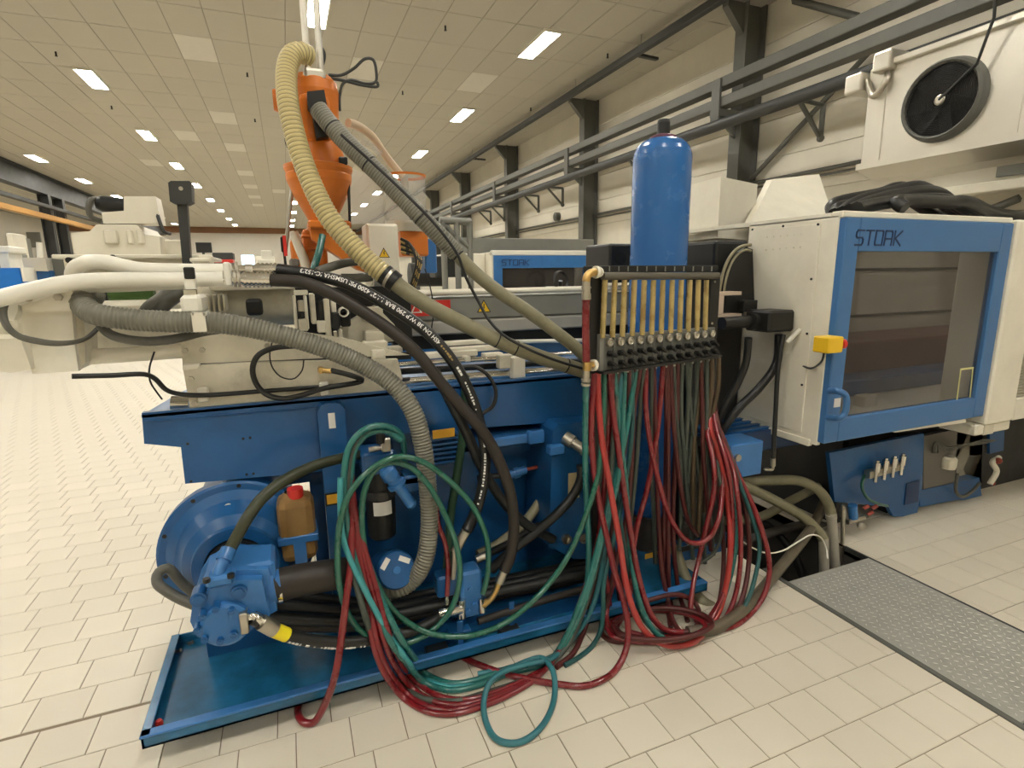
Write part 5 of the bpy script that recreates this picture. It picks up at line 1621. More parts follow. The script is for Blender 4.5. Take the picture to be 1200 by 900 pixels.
dashes(hA, PA, .0255, arc_at(PA, 517, 407), arc_at(PA, 532, 426), mat('worn_gold_print', (.35, .24, .08), .5), 3)
dashes(hA, PA, .0255, arc_at(PA, 536, 432), arc_at(PA, 556, 478), INKW, 5)
dashes(hA, PA, .0255, arc_at(PA, 562, 496), arc_at(PA, 562, 592), INKW, 8)
hose('black_hose', 'plain dark hose below the lettered hose, ending at the brass elbow', [(318, 328, 2.40), (355, 331), (390, 345, 2.33), (425, 365), (452, 383), (487, 412, 2.22), (513, 444), (533, 468), (551, 488, 2.15), (570, 512), (587, 545), (599, 582, 2.10), (602, 625), (597, 655), (591, 669, 2.11)], .0255, DARKRUB)
hose('black_hose', 'black hose crossing behind the plain dark hose towards the pedestal', [(508, 432, 2.34), (532, 478, 2.28), (548, 510), (566, 550, 2.24), (590, 588), (615, 613), (648, 632, 2.28)], .024, BLACKR)
hose('black_hose', 'black hose curving down from the pedestal elbow', [(681, 545, 2.26), (681, 560), (672, 580), (655, 600, 2.24), (630, 622), (600, 645), (575, 668, 2.3)], .024, BLACKR)
hose('steel_tipped_hose', 'short dark hose with a steel end pointing left below the beam', [(640, 612, 2.45), (600, 635), (568, 651, 2.35)], .020, BLACKR)
b = MB(); b.cyl(at(558, 656, 2.33), at(569, 651, 2.33), .020, n=14); b.build('steel_end', STEEL, bpy.data.objects['steel_tipped_hose'])
hose('black_hose', 'black green-striped hose rising behind the lettered hose', [(545, 440, 2.42), (545, 480), (541, 520, 2.40), (535, 560), (528, 605, 2.36), (524, 660, 2.3), (520, 690)], .020, mat('striped_rubber', (.02, .06, .03), .4))
hose('black_hose', 'olive black hose arching from the pump to the machine frame', [(267, 648, 2.05), (276, 632), (290, 607, 2.08), (308, 583), (335, 562, 2.18), (368, 546), (400, 537, 2.3), (420, 533, 2.36)], .022, mat('olive_black_rubber', (.035, .04, .02), .4, var=.3, scale=14))
hose('suction_hose', 'fat dark brown suction hose right of the pump', [(316, 688, 2.08), (345, 681), (385, 674, 2.12), (425, 668, 2.22)], .062, DARKRUB, sides=20)
b = MB(); p0, p1 = at(326, 687, 2.09), at(331, 686, 2.09); b.cyl(p0, p1, .065, n=24); tag(b.build('hose_clamp', CHROME), 'steel band clamp around the fat suction hose', 'hose clamp')
hB, PB = hose('pump_outlet_hose', 'black hose with yellow tag running along the drip pan', [(296, 724, 1.96), (312, 732), (330, 742, 1.98), (355, 749), (400, 753, 2.02), (450, 747), (490, 737, 2.08), (517, 722, 2.12)], .024, BLACKR)
b = MB(); b.tube(catmull([at(288, 725, 1.965), at(295, 722, 1.96), at(303, 725, 1.955), at(308, 730, 1.955)], 5), .016, 10); b.build('steel_elbow', CHROME, hB)
b = MB(); b.cyl(at(306, 729, 1.955), at(322, 738, 1.965), .028, n=14); b.build('crimp_sleeve', STEEL, hB)
b = MB(); b.cyl(at(321, 738, 1.965), at(336, 744, 1.98), .0262, n=14); b.build('yellow_tag', mat('yellow_tape', (.85, .72, .02), .4), hB)
dashes(hB, PB, .024, arc_at(PB, 340, 746), arc_at(PB, 440, 749), INKW, 11, Vector((-.1, -.9, -.5)))
for k, (dy, Yd) in enumerate(((0, 2.15), (-14, 2.28), (8, 2.22), (-26, 2.36))):
    hose('pan_hose', 'black hose lying in the drip pan behind the tagged hose, %s row' % ('first', 'third', 'second', 'rear')[k], [(310, 722 + dy, Yd), (360, 726 + dy), (430, 726 + dy * .8, Yd + .02), (520, 708 + dy * .6), (600, 690 + dy * .5, Yd + .05), (690, 672 + dy * .5)], .024, BLACKR if k != 2 else DARKRUB, 'hoses lying in the pan')
hose('pan_hose', 'brown hose lying behind the pan front lip', [(560, 728, 2.14), (610, 712), (660, 697, 2.16), (710, 684)], .018, DARKRUB, 'hoses lying in the pan')
hose('loop_hose', 'grey hose looped out left of the pump', [(236, 712, 2.12), (212, 702), (196, 693, 2.2), (184, 682), (186, 671, 2.28), (196, 666), (212, 682, 2.3), (228, 696, 2.3)], .019, GREYR)
# --- thin black cables on the cream side plates
hose('black_cable', 'black cable entering from the left and clipped along the cream side plate', [(84, 441, 2.30), (130, 440), (172, 439, 2.38), (182, 444), (195, 457), (212, 462, 2.43), (240, 463), (300, 459, 2.43), (380, 453), (450, 447), (480, 444, 2.5)], .0095, BLACKR, cat='cable')
hose('black_cable', 'black cable coiled in a loop on the cream side plate', [(388, 434, 2.43), (415, 441, 2.40), (425, 446, 2.42), (380, 455, 2.42), (350, 464), (330, 467, 2.41), (312, 462), (300, 449), (296, 432, 2.42), (302, 417), (320, 408, 2.42), (350, 405)], .0115, BLACKR, cat='cable')
hose('thin_wire', 'thin black wire hanging in a small loop on the cream plate', [(319, 400, 2.44), (316, 417), (320, 432, 2.44), (330, 442), (344, 444), (354, 434, 2.44), (356, 422)], .003, BLACK, cat='wire')
hose('thin_wire', 'thin black wire hanging beside the bed left end', [(181, 412, 2.5), (175, 432), (176, 447, 2.48), (184, 460), (190, 468, 2.5)], .0035, BLACK, cat='wire')
hose('thin_cable', 'black cable looping out in front of the blue beam', [(535, 432, 2.48), (556, 430, 2.44), (572, 440), (581, 458, 2.40), (578, 475), (565, 485, 2.4)], .0095, BLACKR, cat='cable')
for k in range(2):
    hose('grey_cable', 'grey cable loop hanging at the cream end plate, %s' % ('outer' if k == 0 else 'inner'), [(17, 347 + k * 2, 2.34), (6 + k * 2, 355, 2.32), (2 + k * 3, 368), (8 + k * 3, 384, 2.30), (22, 395 - k * 2, 2.30), (45, 401 - k * 2, 2.30), (70, 403 - k, 2.3), (98, 398, 2.36), (116, 384, 2.44)], .008, GREYR, 'cable loops at the end plate', cat='cable')
# --- ribbed conveying hoses at the hopper
yl = stripe_mat('yellow_ribbed_pvc', (.56, .47, .23), (.30, .25, .11), .019, .62, .35)
o, P = hose('ribbed_hose', 'pale yellow ribbed conveying hose from the hopper top', [(362, 66, 2.96), (352, 62, 2.93), (342, 66, 2.90), (336, 84, 2.86), (338, 123, 2.78), (347, 163), (358, 197, 2.70), (372, 230), (388, 258, 2.62), (410, 284), (434, 308, 2.55), (455, 325, 2.52)], .045, yl, rib=.05, period=.019)
o, P = hose('smooth_hose', 'olive smooth hose continuing the yellow hose down to the manifold', [(452, 322, 2.52), (470, 337), (498, 356, 2.46), (540, 378), (590, 402, 2.40), (640, 421), (690, 438, 2.36), (712, 452, 2.34)], .036, OLIVE)
b = MB(); b.cyl(at(450, 321, 2.523), at(464, 332, 2.505), .0475, n=20); b.build('clamp_band', BLACK, o)
b = MB(); b.cyl(at(455, 325, 2.517), at(458, 327, 2.512), .0485, n=20); b.build('band_edge', STEEL, o)
for px, py in ((583, 397), (604, 407), (663, 429)):
    j = min(range(len(P)), key=lambda k: math.hypot(proj(P[k])[0] - px, proj(P[k])[1] - py)); d = (P[j + 1] - P[j - 1]).normalized()
    b = MB(); b.cyl(P[j] - d * .003, P[j] + d * .003, .0372, n=18); b.build('cable_tie', BLACK, o)
gr = stripe_mat('grey_ribbed_pvc', (.20, .195, .155), (.13, .125, .095), .013, .55, .45)
o, P = hose('ribbed_hose', 'grey ribbed hose slanting from the hopper to the manifold', [(373, 128, 2.84), (386, 145, 2.80), (410, 171), (434, 194, 2.70), (468, 228), (500, 261, 2.60), (535, 297)], .042, gr, rib=.03, period=.013)
o2, P2 = hose('smooth_hose', 'grey green smooth hose continuing the slanting ribbed hose', [(530, 292, 2.60), (556, 319), (586, 343, 2.52), (616, 363), (650, 388, 2.44), (682, 414), (705, 440, 2.38)], .033, OLIVE)
for PP, oo, lst, rr in ((P, o, ((393, 147), (433, 192), (494, 255)), .0435), (P2, o2, ((535, 300),), .0345)):
    for px, py in lst:
        j = min(range(1, len(PP) - 1), key=lambda k: math.hypot(proj(PP[k])[0] - px, proj(PP[k])[1] - py)); d = (PP[j + 1] - PP[j - 1]).normalized()
        b = MB(); b.cyl(PP[j] - d * .004, PP[j] + d * .004, rr, n=18); b.build('cable_tie', BLACK, oo)
hose('tied_cable', 'thin black cable tied along the slanting grey hose', [(400, 158, 2.70), (450, 203, 2.60), (500, 252, 2.52), (520, 275), (537, 300, 2.48), (546, 325), (560, 352, 2.46), (573, 375), (592, 394, 2.36), (640, 418), (690, 434, 2.30)], .007, BLACKR, cat='cable')
hose('tied_cable', 'thin grey wire hanging beside the yellow hose clamp', [(498, 315, 2.6), (505, 340), (508, 365, 2.6), (505, 390)], .003, BLACK, cat='wire')
hose('grey_hose', 'grey hose crossing behind the lettered hose under the chute', [(372, 318, 2.62), (390, 312), (405, 308, 2.66), (422, 306, 2.7)], .020, GREYR)
hose('grey_hose', 'short grey hose under the olive hose clamp', [(400, 326, 2.66), (418, 326), (436, 324, 2.66)], .022, GREYR)

# --- coiled hoses around the filter and along the floor
RB = .0135
hose('green_hose', 'bright green hose coiled around the oil filter in two wide loops', [(566, 696, 2.10), (571, 675), (572, 642), (565, 615), (550, 588), (520, 558), (490, 539, 2.12), (462, 536), (435, 550), (412, 575), (400, 605, 2.08), (396, 635), (396, 670), (400, 697), (413, 728), (436, 749, 2.04), (460, 756), (485, 751), (510, 736), (530, 711), (539, 675, 2.07), (535, 640), (520, 600), (500, 566), (480, 547), (458, 542, 2.14), (440, 550), (428, 572), (424, 602), (427, 640, 2.12), (440, 680), (460, 714), (485, 734, 2.06), (512, 744), (550, 745, 2.0), (590, 731), (630, 699), (664, 655, 2.02), (686, 605), (700, 560), (705, 520, 2.06), (707, 480), (708, 437, 'm')], .0125, GREEN)
hose('teal_hose', 'teal hose hung over the filter bracket and swept along the floor, outer one', [(745, 434, 'm'), (738, 480), (731, 520), (722, 560), (711, 600), (701, 640), (690, 680), (678, 712, 2.0), (664, 745), (648, 770, 'f'), (628, 781, 'f'), (598, 788, 'f'), (567, 801, 'f'), (530, 809, 'f'), (498, 800, 'f'), (480, 781), (458, 752, 2.0), (440, 715), (424, 680), (412, 640, 2.12), (405, 600), (403, 560), (410, 522), (428, 503), (450, 499, 2.2), (470, 510), (474, 545, 2.3)], .0135, TEAL)
hose('teal_hose', 'teal hose hung over the filter bracket and swept along the floor, inner one', [(732, 436, 'm'), (730, 490), (729, 530), (720, 580), (708, 622), (698, 662), (686, 702, 2.0), (671, 738), (655, 764, ('z', .03)), (632, 776, ('z', .03)), (600, 782, 'f'), (565, 795, 'f'), (530, 801, 'f'), (500, 790, 'f'), (486, 772), (466, 742, 2.0), (448, 705), (432, 670), (420, 635, 2.14), (413, 600), (411, 560), (417, 524), (432, 508), (452, 505, 2.22), (470, 516)], .0135, TEAL)
hose('teal_hose', 'light teal hose strand crossing the coil and the pan lip', [(399, 560, 2.14), (399, 600), (403, 635, 2.1), (416, 668), (432, 700, 2.03), (448, 730), (462, 752), (478, 775, 2.0), (492, 792, 'f'), (520, 804, 'f'), (560, 804, 'f')], .012, mat('light_teal_hose', (.05, .28, .30), .3, coat=.2))
hose('dark_green_hose', 'dark green hose behind the red floor bundle', [(445, 503, 2.22), (425, 508), (413, 530), (407, 570), (407, 620, 2.14), (414, 670), (428, 722, 2.02), (444, 765), (464, 796, 'f'), (494, 818, 'f'), (530, 822, 'f'), (570, 812, 'f'), (606, 800, 'f'), (640, 782, 'f'), (666, 755), (684, 715, 2.05), (698, 670), (708, 620), (714, 575), (718, 520, 2.1), (722, 470), (722, 437, 'm')], .0125, GREY_GREEN)
for k, (dx, dy) in enumerate(((0, 0), (7, -6), (13, -12), (-4, 5))):
    base = [(441, 503, 2.24), (420, 510), (411, 540), (412, 590), (420, 640, 2.12), (432, 700), (442, 752, 2.01), (455, 785), (476, 812, 'f'), (502, 828, 'f'), (532, 832, 'f'), (568, 823, 'f'), (605, 807, 'f'), (632, 790, 'f'), (655, 764), (672, 728, 2.06), (688, 684), (700, 638), (707, 590, 2.14), (711, 530), (716 + k * 2, 437, 'm')]
    w_ = [0, .1, .1, .2, .4, .7, 1, 1, 1, 1, 1, 1, 1, .9, .6, .5, .4, .3, .2, .1, 0]
    pts = [tuple([p[0] + dx * f_, p[1] + dy * f_] + list(p[2:])) for p, f_ in zip(base, w_)]
    hose('red_hose', 'red hose in the floor bundle under the drip pan, %s strand' % ('second outermost', 'third', 'innermost', 'outermost')[k], pts, .0125, RED, 'red hoses of the floor bundle')
hose('red_hose', 'red hose hanging down over the pan front to the floor', [(411, 560, 2.2), (412, 610, 2.14), (411, 660), (406, 700, 2.04), (401, 740), (393, 790, 1.97), (380, 827), (367, 847, 'f'), (357, 847, 'f'), (350, 839, 'f'), (349, 829, 'f'), (356, 815, 'f')], .0145, RED)
hose('red_hose', 'single red hose looping forward on the tiles from the manifold', [(697, 438, 'm'), (693, 490), (695, 540), (703, 593, 2.05), (712, 633), (721, 673, 1.98), (731, 705), (736, 735), (734, 760), (724, 782, 'f'), (708, 796, 'f'), (684, 804, 'f'), (656, 802, 'f'), (630, 798, 'f'), (600, 792, 'f'), (575, 784, 'f'), (550, 774, 'f'), (530, 762, 'f')], .0145, RED)
hose('teal_hose', 'teal hose lying in a round loop on the floor tiles', [(560, 790, 'f'), (597, 783, 'f'), (617, 775, ('z', .05)), (635, 771, ('z', .06)), (648, 787, ('z', .05)), (650, 815, 'f'), (641, 842, 'f'), (624, 862, 'f'), (604, 871, 'f'), (583, 867, 'f'), (570, 847, 'f'), (567, 822, ('z', .03)), (574, 800, ('z', .06)), (590, 787, ('z', .06)), (617, 779, ('z', .06)), (645, 772, ('z', .05)), (668, 752, 'f'), (686, 728), (698, 700, 2.05), (706, 660), (714, 600), (720, 540, 2.12), (726, 480), (727, 437, 'm')], .0125, mat('blue_teal_hose', (.03, .16, .19), .3, coat=.2))
hose('teal_hose', 'dark teal hose ending in a short curve beside the floor bundle', [(740, 434, 'm'), (741, 500), (734, 560, 2.14), (722, 620), (712, 660), (707, 690, 2.0), (707, 716), (703, 741), (694, 757, 'f'), (680, 769, 'f'), (662, 780, 'f')], .0115, TEAL_D)
hose('teal_hose', 'teal hose dropping straight from the left manifold nipple', [(686.5, 451, 2.07), (686, 500), (686, 550), (688, 600, 2.1), (690, 650), (687, 690), (680, 716, 2.08)], .0145, TEAL)
hose('red_hose', 'red hose joining the two brass fittings at the manifold side', [(687, 350, 2.05), (686.5, 380), (687, 425, 2.05)], .0165, RED)

# --- hoses hanging from the manifold ports
ordn = ['first', 'second', 'third', 'fourth', 'fifth', 'sixth', 'seventh', 'eighth', 'ninth', 'tenth', 'eleventh', 'twelfth']
GH = 'hoses hanging from the water manifold'
hang = [
 ('bright_red_hose', 'bright red hose hanging in the front most U loop from the first port', RED_O, .0145, [(700, 437, 'm'), (702, 480), (706, 520), (713, 560), (720, 600, 2.0), (727, 640), (733, 680, 1.93), (740, 708), (751, 733), (767, 750), (786, 757, ('z', .03)), (806, 755, ('z', .03)), (826, 742), (843, 715, 1.92), (852, 680), (856, 640, 1.98), (854, 600), (848, 560), (840, 528), (832, 500, 2.2), (832, 476, 2.27), (833, 445, 2.3)]),
 ('red_hose', 'red hose beside the front U loop from the second port', RED, .0145, [(714, 436, 'm'), (718, 480), (725, 530), (732, 580, 2.06), (740, 630), (747, 670, 2.0), (755, 700), (764, 722), (778, 737), (800, 741, ('z', .03)), (824, 732), (846, 700, 1.96), (858, 650, 2.02), (860, 600), (853, 555), (843, 522, 2.2), (832, 476, 2.27), (833, 445, 2.3)]),
 ('teal_hose', 'green teal hose looping low between the red U loops', TEAL, .0135, [(720, 436, 'm'), (724, 480), (729, 530), (734, 572, 2.10), (737, 620), (741, 665, 2.02), (748, 700), (758, 727), (776, 747), (800, 752, ('z', .02)), (826, 738), (846, 706, 1.97), (859, 660), (863, 620, 2.02), (861, 580), (852, 542), (842, 514, 2.2), (832, 476, 2.27), (833, 445, 2.3)]),
 ('shaded_red_hose', 'shade-coloured red hose running from the fifth port to the floor coil', RED_SHADE, .013, [(750, 431, 'm'), (743, 480), (740, 540), (735, 600, 2.16), (722, 660), (709, 715, 2.06), (705, 742, 'f'), (718, 751, 'f'), (745, 750, 'f'), (790, 746, 'f')]),
 ('red_hose', 'red hose hanging in the short upper loop in mid bundle', RED, .013, [(757, 430, 'm'), (757, 480), (762, 520), (768, 548, 2.1), (780, 593), (791, 617, 2.04), (803, 632), (816, 637), (831, 630), (841, 612, 2.0), (846, 582), (844, 548), (837, 516, 2.2), (832, 476, 2.27), (833, 445, 2.3)]),
 ('red_hose', 'red hose slanting left from the seventh port to the pan end', RED, .0135, [(777, 427, 'm'), (773, 480), (768, 520), (758, 575, 2.14), (747, 615), (742, 645), (740, 680, 2.08), (734, 712), (722, 735, 'f')]),
 ('shaded_red_hose', 'shade-coloured red hose ending in the small ring above the floor coil', RED_SHADE, .0125, [(766, 429, 'm'), (768, 500), (770, 560), (772, 620, 2.16), (776, 670), (783, 705, 2.05), (789, 728), (799, 741, ('z', .03)), (812, 738, ('z', .04)), (820, 722), (815, 707, 2.0), (800, 698), (785, 697), (765, 702), (757, 704, 2.05)]),
 ('shaded_red_hose', 'shade-coloured red hose hanging straight from the eighth port', RED_SHADE, .0125, [(783, 426, 'm'), (783, 500), (783, 580, 2.18), (783, 640), (784, 690), (790, 730, 2.1)]),
 ('shaded_red_hose', 'shade-coloured red hose slanting right in the shade of the bundle', RED_SHADE, .0125, [(786, 426, 'm'), (788, 480), (793, 535), (800, 585, 2.16), (808, 615), (817, 627, 2.2)]),
 ('greygreen_hose', 'grey green hose from the eighth port disappearing behind the red loop', GREY_GREEN, .0125, [(789, 425, 'm'), (791, 480), (796, 530), (798, 580, 2.22), (796, 645)]),
 ('greygreen_hose', 'grey green hose from the ninth port', GREY_GREEN, .0125, [(799, 424, 'm'), (798, 480), (801, 530), (806, 590, 2.22), (812, 655)]),
 ('greygreen_hose', 'grey green hose slanting left from the tenth port', GREY_GREEN, .0125, [(809, 422, 'm'), (806, 480), (803, 540), (800, 605, 2.24)]),
 ('greygreen_hose', 'grey green hose slanting left from the eleventh port', GREY_GREEN, .0125, [(818, 421, 'm'), (814, 480), (808, 540), (803, 595, 2.26)]),
 ('brown_hose', 'brown hose hanging in the middle of the right hose group', BROWNH, .0125, [(823, 420, 'm'), (819, 470), (814, 510), (812, 560), (812, 625, 2.24)]),
 ('brown_hose', 'tan brown hose bending left under the twelfth port', BROWNH, .013, [(834, 419, 'm'), (834, 450), (830, 485), (826, 520), (822, 560, 2.22), (818, 625)]),
 ('brown_hose', 'tan brown hose furthest right under the manifold', BROWNH, .012, [(842, 418, 'm'), (842, 450), (836, 480), (831, 505), (828, 545, 2.22), (826, 600)]),
 ('shaded_red_hose', 'shade-coloured red hose between the grey green hoses at the right', RED_SHADE, .012, [(821, 420, 'm'), (823, 480), (824, 530), (828, 580, 2.17), (833, 645)]),
 ('greygreen_hose', 'grey green hose from the twelfth port falling behind the red arcs', GREY_GREEN, .012, [(828, 420, 'm'), (828, 470), (827, 520), (829, 570, 2.18), (836, 650)]),
 ('greygreen_hose', 'grey green hose slanting left from the fifth port', GREY_GREEN, .012, [(754, 431, 'm'), (750, 480), (746, 540, 2.18), (740, 600), (732, 655)]),
 ('greygreen_hose', 'grey green hose hanging in front of the blue bottle', GREY_GREEN, .012, [(763, 429, 'm'), (764, 480), (763, 540), (766, 600, 2.2), (768, 660)]),
 ('greygreen_hose', 'grey green hose next to the first red port hose', GREY_GREEN, .013, [(708, 437, 'm'), (709, 480), (706, 530), (700, 590, 2.16), (692, 650), (684, 705)]),
 ('shaded_red_hose', 'shade-coloured red hose rising between the teal hoses', RED_SHADE, .0125, [(737, 434, 'm'), (735, 500), (724, 570, 2.18), (706, 640), (694, 690, 2.12), (688, 720)]),
 ('red_hose', 'red hose arcing down in the middle of the right arcs', RED, .0125, [(832, 446, 2.3), (834, 478, 2.27), (829, 507), (833, 526), (837, 550, 2.06), (836, 580), (826, 624), (819, 655, 2.08), (812, 688), (810, 715), (818, 730, 'f')]),
 ('red_hose', 'red hose of the right arcs curling under along the floor coil', RED, .0125, [(832, 446, 2.3), (834, 478, 2.27), (846, 515), (858, 546), (864, 580, 2.0), (868, 627), (867, 667), (861, 700, 1.95), (850, 725), (836, 740, 'f'), (810, 745, 'f'), (780, 749, 'f'), (745, 752, 'f'), (722, 747, 'f'), (711, 728), (714, 700, 2.08), (723, 672)]),
 ('dark_teal_hose', 'dark teal hose inside the outermost red arc', TEAL_D, .011, [(832, 446, 2.3), (834, 478, 2.27), (856, 535), (870, 575, 2.06), (882, 608), (890, 640), (884, 680), (874, 708), (862, 727, 'f'), (845, 737, 'f')]),
 ('red_hose', 'outermost red hose arcing to the right and back along the tiles', RED, .0135, [(832, 446, 2.3), (834, 478, 2.27), (850, 520), (867, 560), (882, 592), (893, 622, 1.97), (901, 655), (901, 678), (895, 698), (882, 717, 'f'), (862, 733, 'f'), (840, 739, 'f'), (805, 744, 'f'), (765, 747, 'f'), (735, 740, 'f')]),
 ('red_hose', 'thin red hose arcing between the green hose and the upright red ones', RED, .011, [(834, 470, 2.27), (840, 505), (852, 545, 2.05), (858, 590), (858, 640, 2.0), (850, 690), (838, 718), (826, 736, 'f')]),
 ('thin_teal_hose', 'thin grey green hose curling under the short red loop', GREY_GREEN, .009, [(833, 470, 2.27), (836, 510, 2.22), (843, 560, 2.1), (846, 600), (844, 632), (835, 650), (818, 661, 2.1)]),
 ('red_hose', 'crimson hose dropping behind the first bright red hose', RED, .0125, [(691, 480, 2.16), (693, 520), (697, 560, 2.14), (703, 600), (706, 640), (712, 690, 2.08), (716, 720)]),
]
for nm, lab, m_, r_, pts in hang:
    hose(nm, lab, pts, r_, m_, GH)
for k in range(4):
    e = [(716, 735), (735, 722), (772, 716), (814, 722), (832, 735), (806, 749), (756, 753), (724, 747), (716, 737)]
    dx, dy = (0, 4, -5, 3)[k], (0, -3, 2, 1)[k]
    z = .014 + .024 * k
    hose('red_hose', 'red hose coiled flat on the tiles, %s turn from the floor' % ordn[k], [(x + dx, y + dy - k * 1.5, ('z', z)) for x, y in e], .012, (RED, RED_SHADE, RED, RED_SHADE)[k], 'flat floor coil')
for k, xo in enumerate((712, 726, 738, 749, 760, 771, 783, 793, 804, 814, 824, 833)):
    y = 436 - 16 * k / 11
    b = MB(); b.cyl(mp(xo - 4, y - 3, .0), mp(xo - 4, y + 3, .0), .013, n=10); b.build('port_nipple', STEEL, bpy.data.objects['water_manifold'])

# --- black hoses right of the manifold
hose('black_hose', 'thick black hose curving down left of the guard side panel', [(913, 392, 2.32), (910, 425), (892, 452, 2.34), (866, 478), (848, 503, 2.38), (838, 530, 2.45)], .024, BLACKR)
hose('black_hose', 'shorter black hose beside the shelf bracket', [(877, 396, 2.36), (874, 425), (864, 450, 2.4), (850, 474), (840, 500, 2.45)], .021, BLACKR)
o, P = hose('black_hose', 'thin black hose hanging straight down with a steel elbow end', [(918, 392, 2.28), (912, 430), (909, 480, 2.26), (906, 537, 2.25)], .013, BLACKR)
b = MB(); b.cyl(at(906, 537, 2.25), at(906, 546, 2.25), .014, n=10); b.tube(catmull([at(906, 545, 2.25), at(905, 550, 2.25), at(898, 550, 2.25)], 4), .009, 8); b.ball(at(899, 550, 2.25), .018, 1.3, 1, .5); b.build('steel_elbow', STEEL, o)
# --- trench hoses
hose('olive_hose', 'olive hose arching over into the pit, upper one', [(800, 575, 2.75), (850, 567, 2.6), (905, 563, 2.45), (938, 564), (960, 575, 2.32), (971, 592), (974, 603, 2.26)], .032, OLIVE, 'hoses in the pit')
hose('olive_hose', 'olive hose slanting down into the pit, lower one', [(820, 545, 2.7), (866, 566, 2.5), (905, 585), (940, 605, 2.3), (958, 622), (965, 632, 2.22)], .032, OLIVE, 'hoses in the pit')
b = MB(); b.cyl(at(974, 601, 2.26), at(979, 668, 2.22), .030, n=14); b.cyl(at(974, 603, 2.255), at(974, 607, 2.255), .034, n=14)
tag(b.build('riser_pipe', mat('grey_pipe', (.40, .37, .30), .4)), 'grey riser pipe with hose band standing in the pit', 'pipe')
b = MB(); b.cyl(at(965, 630, 2.22), at(966, 672, 2.2), .030, n=14)
tag(b.build('riser_pipe', mat('grey_pipe', (.40, .37, .30), .4)), 'shorter grey riser pipe left in the pit', 'pipe')
b = MB(); b.cyl(at(988, 592, 2.25), at(987, 668, 2.22), .012, n=10); b.cyl(at(986, 640, 2.23), at(986, 662, 2.22), .022, n=12); b.cyl(at(988, 594, 2.25), at(988, 606, 2.25), .018, n=10)
tag(b.build('drain_pipe', STEEL), 'thin steel drain pipe with couplings right in the pit', 'pipe')
hose('brown_hose', 'brown grey hose rising from the tiles into the pit', [(806, 741, 'f'), (835, 737, 'f'), (862, 722, 'f'), (888, 697, ('z', .05)), (912, 668, 2.05), (935, 640, 2.15), (955, 612, 2.3), (965, 590, 2.45)], .030, mat('brown_grey_hose', (.11, .09, .06), .4, var=.2, scale=15))
hose('olive_hose', 'olive hose half hidden behind the floor coil', [(790, 640, 2.3), (800, 668, 2.22), (812, 692, 2.14), (828, 708, 2.06), (850, 716, 2.04)], .030, OLIVE)
hose('white_wire', 'thin white wire sagging across the pit', [(868, 633, 2.05), (882, 642), (898, 648, 2.06), (918, 645), (935, 635, 2.12), (950, 627), (962, 630, 2.16), (968, 642), (970, 655)], .0045, WHITE, cat='wire')
for k, pts in enumerate(([(850, 610, 2.6), (890, 606), (930, 585, 2.5), (960, 570, 2.6)], [(855, 640, 2.5), (900, 625), (945, 615, 2.45), (975, 618, 2.5)], [(860, 600, 2.7), (905, 620, 2.6), (930, 650, 2.45), (945, 690, 2.35)])):
    hose('pit_hose', 'dark hose deep in the pit, %s' % ('top', 'middle', 'steepest')[k], pts, .03, (OLIVE, DARKPIT, BLACKR)[k], 'hoses in the pit')
# ------------------------------------------------------------------ more strands in the manifold bundle
extra = [
 ('shaded_red_hose', 'shade-coloured red hose dropping from the third port behind the teal hoses', RED_SHADE, [(724, 436, 'm'), (722, 490), (719, 550, 2.2), (716, 610), (722, 670, 2.16), (728, 715)]),
 ('shaded_red_hose', 'shade-coloured red hose dropping beside the blue bottle edge', RED_SHADE, [(744, 433, 'm'), (742, 490), (737, 560, 2.2), (733, 620), (728, 690, 2.12), (726, 730)]),
 ('shaded_red_hose', 'shade-coloured red hose hanging close right of the blue bottle', RED_SHADE, [(779, 427, 'm'), (781, 490), (780, 560, 2.2), (778, 630), (780, 690, 2.14), (786, 735)]),
 ('shaded_red_hose', 'shade-coloured red hose hanging in the shaded middle of the bundle', RED_SHADE, [(794, 425, 'm'), (793, 490), (790, 560, 2.22), (789, 630), (795, 690, 2.14), (806, 728)]),
 ('greygreen_hose', 'grey green hose hanging straight in the shaded middle of the bundle', GREY_GREEN, [(804, 423, 'm'), (809, 480), (817, 540, 2.24), (823, 600), (826, 660)]),
 ('shaded_red_hose', 'shade-coloured red hose tucked behind the right red arcs', RED_SHADE, [(830, 450, 2.3), (831, 480), (836, 540, 2.14), (845, 600), (848, 660, 2.08), (842, 710), (830, 735, 'f')]),
 ('shaded_red_hose', 'shade-coloured red hose between the green arc and the outer red arc', RED_SHADE, [(834, 450, 2.3), (842, 500), (860, 550, 2.1), (874, 600), (878, 650, 2.02), (870, 700), (852, 730, 'f'), (825, 740, 'f')]),
 ('teal_hose', 'dark teal hose behind the first two red U loops', TEAL_D, [(716, 436, 'm'), (716, 500), (722, 570, 2.16), (731, 640), (743, 690, 2.08), (758, 730), (780, 744, 'f'), (810, 740, 'f')]),
 ('shaded_red_hose', 'shade-coloured red hose crossing low to the left behind the teal pair', RED_SHADE, [(728, 560, 2.22), (716, 620), (704, 670, 2.16), (694, 710), (684, 740, 2.06), (672, 765, 'f'), (652, 782, 'f')]),
]
for nm, lab, m_, pts in extra:
    hose(nm, lab, pts, .0125, m_, GH)

